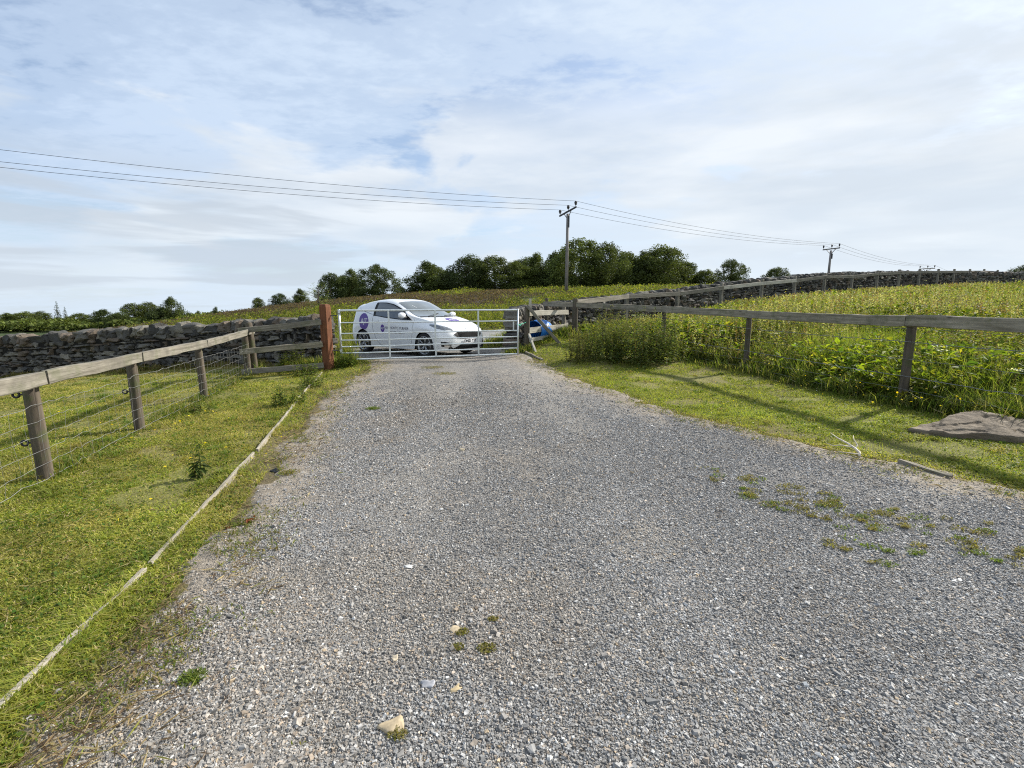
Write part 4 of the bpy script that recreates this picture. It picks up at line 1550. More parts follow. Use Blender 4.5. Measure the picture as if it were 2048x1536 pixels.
def wall_fence():
    P = [Vector((x, y, z1(x, y))) for x, y, _ in WFENCE]
    root = empty('hill_fence', P[0], 0, 'grey single rail fence climbing the hill in front of the right stone wall', 'fence')
    for i, p in enumerate(P):
        big = i in (0, 9)
        post('post', p, WFENCE[i][2] - p.z, 0.088 if big else 0.062, POSTW if i == 0 else POSTG, root, lean=(0.02 * math.sin(i * 2.1), 0.015 * math.cos(i * 1.7)), square=not big and i > 0, seed=160 + i, rz=0.6)
    for i in range(len(P) - 1):
        d = (P[i + 1] - P[i])
        n = Vector((d.y, -d.x, 0)).normalized()
        a = Vector((P[i].x, P[i].y, WFENCE[i][2] - (0.10 if i < 2 else 0.20))) + n * 0.085
        b = Vector((P[i + 1].x, P[i + 1].y, WFENCE[i + 1][2] - (0.10 if i < 1 else 0.20))) + n * 0.085
        u = (b - a).normalized()
        board('rail', a + u * 0.01, b - u * 0.01, 0.04, 0.15, WOOD if i < 3 else (WOODW if i < 5 else WOOD), root, seed=190 + i, seg=0.6)


wall_fence()


# timber edging
def kerb_boards():
    lab = ['split grey timber edging board nearest the viewer on the left of the drive', 'second timber edging board along the left side of the drive, weathered pale',
           'third timber edging board along the left side of the drive, half sunk in turf', 'farthest timber edging board on the left, ending at the red gatepost']
    seg = [((-1.78, 0.95), (-2.07, 2.47)), ((-2.085, 2.53), (-2.61, 4.62)), ((-2.63, 4.72), (-3.33, 7.25)), ((-3.37, 7.35), (-4.02, 9.95))]
    for i, (a, b) in enumerate(seg):
        za, zb = z1(*a), z1(*b)
        o = board('edging_board', (*a, za + (0.004 if i < 1 else 0.002)), (*b, zb + (0.004 if i < 1 else 0.0)), 0.023, 0.085, KERBW, None, seed=210 + i, bend=0.003, worn=0.004, seg=0.12)
        tag(o, lab[i], 'edging board', 'timber edging boards')
    for a, b, l in [((3.63, 4.28), (3.76, 3.88), 'short grey timber edging board beside the dry stick on the right verge'), ((0.33, 12.42), (0.72, 11.25), 'dark timber edging board at the foot of the braces by the gate')]:
        o = board('edging_board', (*a, z1(*a) + 0.010), (*b, z1(*b) - 0.004), 0.045, 0.09, WOODD, None, seed=random.randint(0, 99), bend=0.006, worn=0.006, seg=0.12)
        tag(o, l, 'edging board', 'timber edging boards')


kerb_boards()


# rock slab, stick, pale stones, barrel
def slab():
    cx, cy = 5.18, 5.03
    z = z1(cx, cy)
    # broken plate: irregular outline, tilted riven top, sheer edges
    out = np.array([(-0.70, -0.02), (-0.58, -0.16), (-0.36, -0.24), (-0.12, -0.22), (0.10, -0.30), (0.36, -0.27), (0.60, -0.30), (0.80, -0.16), (0.84, 0.04), (0.66, 0.20), (0.38, 0.26), (0.12, 0.36), (-0.10, 0.34), (-0.34, 0.16), (-0.56, 0.10)])
    oc = np.vstack([out, out[:1]])
    tt = np.linspace(0, len(out), 180, endpoint=False)
    ii = np.floor(tt).astype(int)
    ring = oc[ii] + (oc[ii + 1] - oc[ii]) * (tt - ii)[:, None] + rng.normal(0, 0.003, (180, 2))
    V, F = [], []
    levels = [(q_, 1) for q_ in np.linspace(0.0, 0.985, 34)] + [ (1.0, 0.72), (1.01, 0.35), (0.985, -0.6)]
    for fr, top in levels:
        xy = ring * fr
        h = 0.085 + 0.20 * (xy[:, 1] + 0.28) * smooth01((xy[:, 0] + 0.72) / 0.6) - 0.05 * np.abs(xy[:, 0] - 0.15)
        h = h + (np.round(fbm(xy[:, 0], xy[:, 1], 2.6, 3, 150) * 7) / 7 - 0.5) * 0.075 + (fbm(xy[:, 0], xy[:, 1], 11, 3, 152) - 0.5) * 0.028
        V.append(np.c_[xy, np.maximum(h, 0.035) * top if top > 0 else np.full(180, -0.10)])
    V = np.concatenate(V)
    for a_ in range(len(levels) - 1):
        for b_ in range(180):
            F.append((a_ * 180 + b_, a_ * 180 + (b_ + 1) % 180, (a_ + 1) * 180 + (b_ + 1) % 180, (a_ + 1) * 180 + b_))
    F = np.array(F)[:, ::-1]
    a = R(-20)
    V = np.stack([V[:, 0] * math.cos(a) - V[:, 1] * math.sin(a), V[:, 0] * math.sin(a) + V[:, 1] * math.cos(a), V[:, 2]], -1)
    m, t, b, o = new_mat('slab_gritstone')
    tc = N(t, 'ShaderNodeTexCoord').outputs['Object']
    n1 = noise(t, mapping(t, tc, (1, 1, 5)), 3.0, 7, 0.68, 0.4)
    n2 = noise(t, tc, 18, 6, 0.7)
    c = ramp(t, n1, [(0.3, (0.085, 0.064, 0.042)), (0.55, (0.175, 0.135, 0.090)), (0.75, (0.32, 0.27, 0.20))])
    c = mix(t, ramp(t, n2, [(0.52, 0.0), (0.66, 0.7)]), c, (0.12, 0.10, 0.08))
    setc(t, b.inputs['Base Color'], c)
    b.inputs['Roughness'].default_value = 0.9
    bump(t, b, math_(t, 'ADD', n1, n2), 0.9, 0.02)
    me = mesh_np('rock_slab', V, [F], None, True)
    me.materials.append(m)
    o = link(bpy.data.objects.new('rock_slab', me))
    o.location = (cx, cy, z)
    tag(o, 'flat brown gritstone slab lying in the grass below the right fence', 'rock')


slab()


def stick():
    b = Vector((3.36, 4.42, drive_z(np.array([3.36]), np.array([4.42]))[0] + 0.02))
    mb = MB()
    mb.tube([b, b + Vector((.04, .06, .03)), b + Vector((.06, .16, .05)), b + Vector((.04, .30, .09)), b + Vector((-.02, .42, .13)), b + Vector((-.04, .55, .17))], [.017, .019, .017, .013, .009, .004], 8)
    mb.tube([b + Vector((.06, .17, .05)), b + Vector((.12, .22, .09)), b + Vector((.12, .30, .15)), b + Vector((.15, .36, .19))], [.011, .009, .006, .003], 6)
    mb.tube([b + Vector((.05, .22, .06)), b + Vector((-.06, .28, .07)), b + Vector((-.15, .32, .05)), b + Vector((-.20, .40, .07))], [.010, .007, .005, .002], 6)
    mb.tube([b + Vector((.0, .02, .02)), b + Vector((-.12, .10, .02)), b + Vector((-.22, .12, .03))], [.009, .006, .002], 6)
    bo = mb.build('branch', STICKW, None, True)
    bo.data.transform(Matrix.Translation(b) @ Matrix.Scale(0.72, 4) @ Matrix.Translation(-b))
    tag(bo, 'bleached forked stick lying at the right edge of the gravel', 'stick')


stick()


def barrel():
    z = z1(0.80, 13.85)
    root = empty('barrel', (0.80, 13.80, z), 0, 'blue plastic barrel lying on its side behind the pale boards', 'barrel')
    ax = Vector((-0.55, -0.80, 0.0)).normalized()
    q = ax.to_track_quat('Z', 'Y').to_matrix()
    prof = [(0.0, -0.32), (0.24, -0.32), (0.275, -0.28), (0.285, -0.12), (0.30, -0.10), (0.285, -0.08), (0.285, 0.10), (0.30, 0.12), (0.285, 0.14), (0.275, 0.28), (0.275, 0.33), (0.262, 0.33), (0.262, 0.24), (0.25, -0.24), (0.0, -0.26)]
    MB().lathe(prof, 32, q, (0, 0, 0.34)).build('drum', BLUEP, root, True)


barrel()


def pale_stones():
    spec = [((0.0, 0.0), 0)]
    data = [(-0.43, 1.47, .085, .060, (0.50, 0.40, 0.26), 'flat tan stone with a grass tuft at the bottom centre of the gravel'),
            (-0.33, 1.66, .050, .040, (0.40, 0.40, 0.42), 'grey angular stone just above the flat tan stone'),
            (-0.22, 1.64, .045, .025, (0.56, 0.44, 0.26), 'narrow yellow stone right of the grey angular stone'),
            (-0.27, 1.98, .055, .035, (0.52, 0.42, 0.28), 'tan flake above the yellow stone in the near gravel'),
            (-0.50, 1.80, .035, .03, (0.54, 0.46, 0.34), 'small pale tan stone left of the tan flake'),
            (-0.60, 2.53, .055, .022, (0.75, 0.74, 0.70), 'white stone sliver alone on the mid gravel left of centre'),
            (-0.53, 4.78, .085, .05, (0.50, 0.42, 0.29), 'flat beige stone set in the middle of the drive'),
            (2.45, 2.40, .06, .022, (0.76, 0.75, 0.72), 'long white stone flake among moss on the right of the gravel'),
            (-1.40, 8.35, .10, .05, (0.56, 0.50, 0.40), 'pale flat stone on the far drive below the gate'),
            (-0.52, 3.3, .03, .022, (0.70, 0.69, 0.66), 'white pebble on the drive between beige stone and white sliver')]
    lumps = rock_templates(10, 6, 0.62, 0.30)
    for k, (x, y, a, b, c, l) in enumerate(data):
        c = tuple(v * 0.82 for v in c)
        V, F = lumps[k % 10]
        z = float(drive_z(np.array([x]), np.array([y]))[0])
        mb = MB().add(V * np.array([a * 0.85, b * 0.95, min(a, b) * 0.30]), F, c)
        o = mb.build('loose_stone', PEBBLE, None, True)
        o.location = (x, y, z + 0.004)
        o.rotation_euler = (0.1, -0.08, random.uniform(-1, 1))
        tag(o, l, 'stone', 'pale stones on the gravel')


pale_stones()


# ------------------------------------------------------------------ small plants
def tuft(name, x, y, r, h, n, label, col, cat='grass tuft', group='tufts growing through the gravel'):
    z = float(drive_z(np.array([x]), np.array([y]))[0])
    a = rng.random(n) * 6.28
    q = rng.random(n) ** 0.6 * r
    X, Y = np.cos(a) * q, np.sin(a) * q * 0.8
    st = Stack()
    H = rng.uniform(0.4, 1, n) * h * (1 - 0.4 * q / r)
    st.add(*blades(X, Y, np.full(n, 0.0), H, rng.uniform(0.003, 0.006, n), rng.uniform(0.2, 1.3, n), pick(n, col)))
    P = np.stack([X, Y, rng.uniform(0.004, h * 0.4, n)], -1)
    st.add(*quadcards(P, rng.uniform(0.006, 0.013, n), pick(n, col), 1.4, 0.8))
    o = link(bpy.data.objects.new(name, st.mesh(name, GRASSM)))
    o.location = (x, y, z)
    tag(o, label, cat, group)


GREENT = [(0.12, 0.18, 0.03), (0.16, 0.20, 0.04)]
MOSST = [(0.22, 0.20, 0.06), (0.28, 0.235, 0.095), (0.17, 0.17, 0.045)]


def tufts():
    d = [(-1.28, 1.69, .055, .055, 160, GREENT, 'bright green grass tuft in the near left gravel'),
         (-0.40, 1.44, .035, .035, 60, MOSST, 'thin yellow tuft growing on the flat tan stone'),
         (-0.11, 1.86, .042, .028, 140, MOSST, 'largest of four moss tufts in the near centre gravel'),
         (-0.24, 1.87, .03, .022, 90, MOSST, 'moss tuft directly left of the largest near centre tuft'),
         (-0.23, 1.97, .032, .024, 90, MOSST, 'upper left moss tuft of the four in the near centre gravel'),
         (-0.09, 2.06, .026, .022, 80, MOSST, 'upper right moss tuft of the four in the near centre gravel'),
         (-1.98, 6.62, .11, .07, 260, GREENT, 'green weed tuft alone on the left middle of the drive'),
         (-1.75, 10.25, .28, .05, 420, MOSST, 'yellow green moss strip on the drive close below the gate'),
         (-1.38, 9.55, .25, .05, 420, MOSST, 'second moss strip on the drive, right of and below the first'),
         (-2.0, 4.10, .10, .035, 240, MOSST, 'low moss cushion at the left gravel margin near the dark scrap')]
    for k, (x, y, r, h, n, c, l) in enumerate(d):
        tuft('grass_tuft', x, y, r, h, n, l, c)
    # moss patches of the right foreground read as one loose scatter
    st = Stack()
    m = 95
    cx = np.concatenate([rng.uniform(1.7, 3.2, m), rng.uniform(2.0, 3.4, 20)])
    cy = np.concatenate([4.3 - (rng.uniform(0, 1, m) * 0.8 + (cx[:m] - 1.7) * 0.85), rng.uniform(2.4, 3.2, 20)])
    for x, y in zip(cx, cy):
        n = int(rng.integers(8, 46))
        r = rng.uniform(0.02, 0.06)
        a = rng.random(n) * 6.28
        q = rng.random(n) ** 0.6 * r
        X, Y = x + np.cos(a) * q * 1.4, y + np.sin(a) * q
        Z = drive_z(X, Y) + 0.008
        col = pick(n, MOSST if rng.random() < 0.7 else GREENT)
        st.add(*blades(X, Y, Z, rng.uniform(0.012, 0.03, n), rng.uniform(0.004, 0.008, n), rng.uniform(0.3, 1.5, n), col))
        st.add(*quadcards(np.stack([X, Y, Z + 0.008], -1), rng.uniform(0.008, 0.018, n), col, 1.8, 0.8))
    # and along both margins
    n = 5200
    y = 1.2 * (12 / 1.2) ** rng.random(n)
    sd = rng.random(n) < 0.5
    x = np.where(sd, edge_l(y) + np.abs(rng.normal(0, 0.22, n)), edge_r(y) - np.abs(rng.normal(0, 0.22, n)))
    k = visible(x, y) & (fbm(x, y, 2.5, 3, 171) > 0.5)
    x, y = x[k], y[k]
    n = len(x)
    for rep in range(3):
        X, Y = x + rng.normal(0, 0.02, n), y + rng.normal(0, 0.02, n)
        Z = drive_z(X, Y) + 0.008
        col = pick(n, MOSST + GREENT)
        st.add(*blades(X, Y, Z, rng.uniform(0.012, 0.035, n), rng.uniform(0.004, 0.008, n) * np.interp(Y, [1, 8], [1, 1.8]), rng.uniform(0.3, 1.5, n), col))
    o = link(bpy.data.objects.new('moss', st.mesh('moss', GRASSM)))
    tag(o, 'yellowish moss and creeping weed scattered along the gravel margins', None, None, 'stuff')


tufts()


def stem_plant(name, x, y, nst, h, spread, leafL, label, cat, col, per=14, tassel=False, group=None, wide=0.5):
    """upright weed: stems with paired leaves"""
    z = z1(x, y)
    a = rng.random(nst) * 6.28
    q = rng.random(nst) ** 0.6 * spread
    X, Y = np.cos(a) * q, np.sin(a) * q
    zz = zf(X + x, Y + y) - z
    H = h * rng.uniform(0.55, 1.0, nst) * (1 - 0.25 * q / max(spread, 1e-3))
    lean = rng.normal(0, 0.10, (nst, 2)) * H[:, None]
    st = Stack()
    b0 = np.stack([X, Y, zz - 0.01], -1)
    tip = np.stack([X + lean[:, 0], Y + lean[:, 1], zz + H], -1)
    st.add(*leaves(b0, tip - b0, np.linalg.norm(tip - b0, axis=1), np.full(nst, 0.009), np.zeros(nst), pick(nst, [(0.09, 0.10, 0.035), (0.12, 0.085, 0.045)]), 0.1))
    idx = np.repeat(np.arange(nst), per)
    t = np.tile(np.linspace(0.12, 1.0, per), nst) + rng.normal(0, 0.02, nst * per)
    base = b0[idx] + (tip - b0)[idx] * t[:, None]
    for s in (0, math.pi):
        az = np.tile(np.arange(per) * 1.57, nst) + s + rng.normal(0, 0.35, nst * per) + a[idx]
        d = np.stack([np.cos(az), np.sin(az), rng.uniform(-0.25, 0.45, nst * per)], -1)
        L = leafL * rng.uniform(0.6, 1.1, nst * per) * np.clip(1.25 - 0.75 * t, 0.25, 1)
        st.add(*leaves(base, d, L, L * wide, rng.uniform(0.15, 0.55, nst * per), pick(nst * per, col, None, 0.22)))
    if tassel:
        k = 10
        i2 = np.repeat(np.arange(nst), k)
        tt = rng.uniform(0.72, 1.03, nst * k)
        P = b0[i2] + (tip - b0)[i2] * tt[:, None] + rng.normal(0, 0.022, (nst * k, 3))
        st.add(*quadcards(P, rng.uniform(0.018, 0.04, nst * k), pick(nst * k, [(0.20, 0.17, 0.09), (0.16, 0.15, 0.07), (0.13, 0.13, 0.05)]), 0, 0.5))
    o = link(bpy.data.objects.new(name, st.mesh(name, LEAF)))
    o.location = (x, y, z)
    return tag(o, label, cat, group)


NET = [(0.09, 0.125, 0.038), (0.125, 0.16, 0.050), (0.165, 0.19, 0.07)]
BRI = [(0.11, 0.165, 0.028), (0.15, 0.19, 0.034), (0.08, 0.125, 0.024)]
stem_plant('nettle_clump', 3.02, 11.15, 105, 1.40, 0.74, 0.115, 'large dark nettle clump under the right fence, tallest of its group', 'nettle clump', NET, 16, True, 'nettles by the right fence')
stem_plant('nettle_clump', 2.20, 11.15, 60, 1.28, 0.50, 0.105, 'middle nettle clump of the group under the right fence', 'nettle clump', NET, 15, True, 'nettles by the right fence')
stem_plant('nettle_clump', 3.72, 11.35, 40, 1.0, 0.36, 0.105, 'nettle clump at the field end of the group under the right fence', 'nettle clump', NET, 14, True, 'nettles by the right fence')
stem_plant('nettle_clump', 1.55, 11.0, 32, 0.98, 0.30, 0.075, 'brownish outermost nettle clump of the right fence group, nearest the gate', 'nettle clump', [(0.10, 0.10, 0.035), (0.13, 0.12, 0.045), (0.09, 0.11, 0.03)], 13, True, 'nettles by the right fence')
stem_plant('nettle_clump', 2.9, 12.9, 70, 1.25, 0.8, 0.085, 'pale seeding nettles standing just behind the right fence', 'nettle clump', [(0.13, 0.15, 0.045), (0.16, 0.17, 0.06)], 13, True, 'nettles by the right fence')
stem_plant('thistle', -2.72, 3.95, 4, 0.40, 0.05, 0.09, 'spindly dark thistle standing alone in the left turf', 'thistle', [(0.05, 0.08, 0.02), (0.07, 0.10, 0.03)], 9, False, 'weeds in the left verge', 0.42)
stem_plant('nettle', -3.38, 7.05, 20, 0.42, 0.24, 0.075, 'bushy nettle overhanging the third edging board', 'nettle', NET + BRI[:1], 10, False, 'weeds in the left verge')
stem_plant('nettle', -3.62, 8.35, 18, 0.40, 0.26, 0.075, 'nettle patch beside the farthest edging board', 'nettle', NET + BRI[:1], 10, False, 'weeds in the left verge')
stem_plant('nettle', -4.42, 6.55, 14, 0.20, 0.16, 0.07, 'low dark nettle at the foot of the left fence', 'nettle', NET, 6, False, 'weeds in the left verge')
stem_plant('nettle', -4.28, 9.75, 26, 0.42, 0.24, 0.075, 'nettles below the three rail fence beside the red gatepost', 'nettle', NET + BRI, 10, False, 'weeds in the left verge')
stem_plant('nettle', -3.66, 10.42, 30, 0.45, 0.20, 0.08, 'leafy nettle between the red gatepost and the gate', 'nettle', BRI + NET[:1], 10, False, 'weeds in the left verge')
stem_plant('bramble', -5.0, 10.75, 34, 0.72, 0.30, 0.08, 'yellow green bramble behind the three rail fence', 'bramble', [(0.16, 0.19, 0.035), (0.12, 0.16, 0.03), (0.2, 0.19, 0.05)], 11, False)
stem_plant('dock_plant', -1.86, 3.05, 5, 0.06, 0.10, 0.10, 'flat reddish dock rosette on the left gravel margin', 'dock', [(0.09, 0.14, 0.03), (0.22, 0.07, 0.035), (0.12, 0.15, 0.03)], 4, False, None, 0.4)
for i, (x, y, l) in enumerate([(6.35, 6.05, 'brown stemmed willowherb behind the rock slab, closest to the last fence post'), (6.75, 5.75, 'brown stemmed willowherb directly above the rock slab'), (6.6, 5.35, 'brown stemmed willowherb at the far right end of the rock slab')]):
    stem_plant('willowherb', x, y, 22, 0.95, 0.26, 0.065, l, 'willowherb', [(0.12, 0.155, 0.035), (0.15, 0.17, 0.05), (0.09, 0.12, 0.03)], 13, i == 1, 'willowherb behind the rock slab')


# scrap on the gravel
def scrap():
    x, y = -2.18, 4.15
    z = float(drive_z(np.array([x]), np.array([y]))[0])
    mb = MB()
    for k in range(5):
        mb.box((0.012 * k, 0.0, 0.004 + 0.003 * k), (0.009, 0.085, 0.012))
    mb.box((0.024, 0, 0.002), (0.07, 0.07, 0.006))
    o = mb.build('plastic_scrap', BLACKP)
    o.location = (x, y, z + 0.012)
    o.rotation_euler = (0.05, 0.12, 1.1)
    tag(o, 'small ribbed black plastic scrap on the left gravel margin', 'scrap')


scrap()


# ------------------------------------------------------------------ power line
def power():
    poles = [((4.8, 42.8), 9.30, 8.6, 'nearest wooden power pole standing before the dark trees'),
             ((37.6, 57.8), 7.90, 7.6, 'middle wooden power pole seen above the right stone wall'),
             ((70.0, 82.2), 7.45, 7.6, 'farthest power pole, only its crossarm showing above the wall')]
    line = Vector((32.8, 15.0, 0)).normalized()
    arm = Vector((-line.y, line.x, 0))
    arm = Vector((0.50, -0.86, 0)).normalized()
    tops = []
    for k, ((x, y), zt, h, l) in enumerate(poles):
        zg = z1(x, y)
        root = empty('power_pole', (x, y, zg), 0, l, 'power pole', 'poles of the power line')
        MB().tube([(0, 0, -0.4), (0, 0, (zt - zg) * 0.5), (0, 0, zt - zg)], [0.15, 0.13, 0.105], 14).build('pole', POLEW, root, True)
        ah = zt - zg + 0.18
        # the crossarm sits atop on raking struts
        half = (1.18, 0.92, 1.05)[k]
        up = Vector((0, 0, 1))
        tilt = (0.16, 0.02, 0.0)[k]
        e0 = -arm * half + up * (ah - tilt * half)
        e1 = arm * half + up * (ah + tilt * half)
        board('crossarm', root.location + e0, root.location + e1, 0.10, 0.13, STEELD if k == 0 else POLEW, root, seed=k, bend=0, worn=0.001, seg=1.0)
        mb = MB()
        mb.tube([(0, 0, ah - 0.62), arm * 0.5 + up * (ah - 0.05 + tilt * 0.5)], 0.035, 6)
        mb.tube([(0, 0, ah - 0.62), -arm * 0.5 + up * (ah - 0.05 - tilt * 0.5)], 0.035, 6)
        mb.box((0.09, -0.12, ah - 0.85), (0.13, 0.10, 0.95 if k == 0 else 0.6))
        mb.build('arm_brace', STEELD, root)
        pts = []
        for f in (-0.94, 0.06, 0.94):
            p = arm * half * f + up * (ah + tilt * half * f + 0.06)
            mb = MB()
            ks = 1.0 if k == 0 else 0.72
            mb.lathe([(r_ * ks, h_) for r_, h_ in ((0.02, 0.0), (0.025, 0.13), (0.09, 0.14), (0.10, 0.20), (0.075, 0.22), (0.12, 0.24), (0.13, 0.33), (0.09, 0.37), (0.11, 0.40), (0.05, 0.45), (0.0, 0.455))], 12, None, p)
            mb.build('insulator', CERAM, root, True)
            pts.append(Vector((x, y, zg)) + p + up * 0.44)
        tops.append(pts)
    # wires: from a pole out of frame on the left, over the three poles and on
    start = Vector((-34.0, 26.5, 0))
    s0 = [Vector((-36.5, 27.4, 10.35)), Vector((-36.0, 26.2, 9.75)), Vector((-35.6, 25.0, 9.3))]
    order = [2, 1, 0]
    labs = ['uppermost of the three thin power wires', 'middle of the three thin power wires', 'lowest of the three thin power wires']
    s0 = [Vector((-34.2, 26.7, 10.45)), Vector((-34.2, 26.5, 9.72)), Vector((-34.2, 26.3, 9.40))]
    for j in range(3):
        mb = MB()
        P = [s0[j], tops[0][order[j]], tops[1][order[j]], tops[2][order[j]], tops[2][order[j]] + Vector((32, 24, -1))]
        for a, b, sag in zip(P[:-1], P[1:], (0.45, 0.6, 0.6, 0.5)):
            t = np.linspace(0, 1, 26)
            W = np.outer(1 - t, a) + np.outer(t, b)
            W[:, 2] -= sag * 4 * t * (1 - t)
            mb.tube(W, 0.0125, 5, cap=False)
        tag(mb.build('power_wire', CABLE, None, True), labs[j], 'wire', 'wires of the power line')


power()


# ------------------------------------------------------------------ trees
def crown_mesh(name, seed, nl, kind='round', dens=1.0):
    rr = np.random.default_rng(seed)
    blobs = []
    if kind == 'conifer':
        for t in np.linspace(0.12, 0.98, 16):
            for _ in range(3):
                a = rr.random() * 6.28
                r = (1 - t) * 0.30 + 0.02
                blobs.append((math.cos(a) * r * rr.uniform(0.2, 1.0), math.sin(a) * r * rr.uniform(0.2, 1.0), t, r * 0.55 + 0.02, 0.022))
    else:
        nb = 96 if kind != 'pale' else 34
        for i in range(nb):
            t = rr.uniform(0.05, 0.95) ** 0.9
            if kind == 'round':
                env = 0.46 * (math.sin(math.pi * min(1, t * 0.90 + 0.14)) ** 0.55)
            elif kind == 'tall':
                env = 0.34 * (math.sin(math.pi * min(1, t * 0.90 + 0.16)) ** 0.5)
            else:
                env = 0.40 * (math.sin(math.pi * min(1, t * 0.84 + 0.18)) ** 0.5)
            a = rr.random() * 6.28
            q = env * math.sqrt(rr.random()) * 0.9
            s = rr.uniform(0.06, 0.14) * (1.2 - 0.55 * t)
            blobs.append((math.cos(a) * q, math.sin(a) * q, t * (1 if rr.random() > 0.1 else 1.05), s * rr.uniform(0.75, 1.1), s * rr.uniform(0.8, 1.5)))
    B = np.array(blobs)
    w = (B[:, 3] ** 2 * B[:, 4]) ** 0.66
    i = rr.choice(len(B), nl, p=w / w.sum())
    d = rr.normal(0, 1, (nl, 3))
    d /= np.linalg.norm(d, axis=1)[:, None]
    rad = rr.uniform(0.15, 1.0, nl)[:, None] ** 0.5
    P = B[i, :3] + d * rad * np.stack([B[i, 3], B[i, 3], B[i, 4]], -1)
    P += rr.normal(0, 0.010, (nl, 3))
    P[:, 2] = np.clip(P[:, 2], 0.02, 1.08)
    # stray twigs of leaves beyond the outline
    size = rr.uniform(0.015, 0.032, nl)
    shade = rr.uniform(0.75, 1.25, len(B))[i][:, None]
    col = np.array([(0.080, 0.105, 0.034), (0.105, 0.135, 0.042), (0.060, 0.080, 0.028)])[rr.integers(0, 3, nl)] * shade * rr.uniform(0.8, 1.2, (nl, 1))
    if kind == 'pale':
        col *= 2.0
        size *= 0.8
    if kind == 'conifer':
        col *= np.array([0.8, 0.85, 1.1])
    st = Stack()
    st.add(*quadcards(P, size, col, 0.4, 0.7))
    return st.mesh(name, TREEM)


def trunk_mesh(name, seed, kind='round'):
    rr = random.Random(seed)
    mb = MB()
    r = 0.022
    mb.tube([(0, 0, -0.05), (0.005, 0, 0.25), (-0.008, 0.006, 0.55), (0.0, 0.0, 0.92)], [r, r * 0.8, r * 0.5, 0.004], 8, (0.10, 0.085, 0.065))
    for k in range(9):
        z = rr.uniform(0.12, 0.7)
        a = rr.random() * 6.28
        q = rr.uniform(0.12, 0.32) * (0.55 if kind in ('tall', 'conifer') else 1)
        mb.tube([(0, 0, z), (math.cos(a) * q * 0.5, math.sin(a) * q * 0.5, z + q * 0.4), (math.cos(a) * q, math.sin(a) * q, z + q * 0.7)], [0.010, 0.007, 0.002], 5, (0.10, 0.085, 0.065))
    me = mb.mesh(name, True)
    me.materials.append(BARK)
    return me


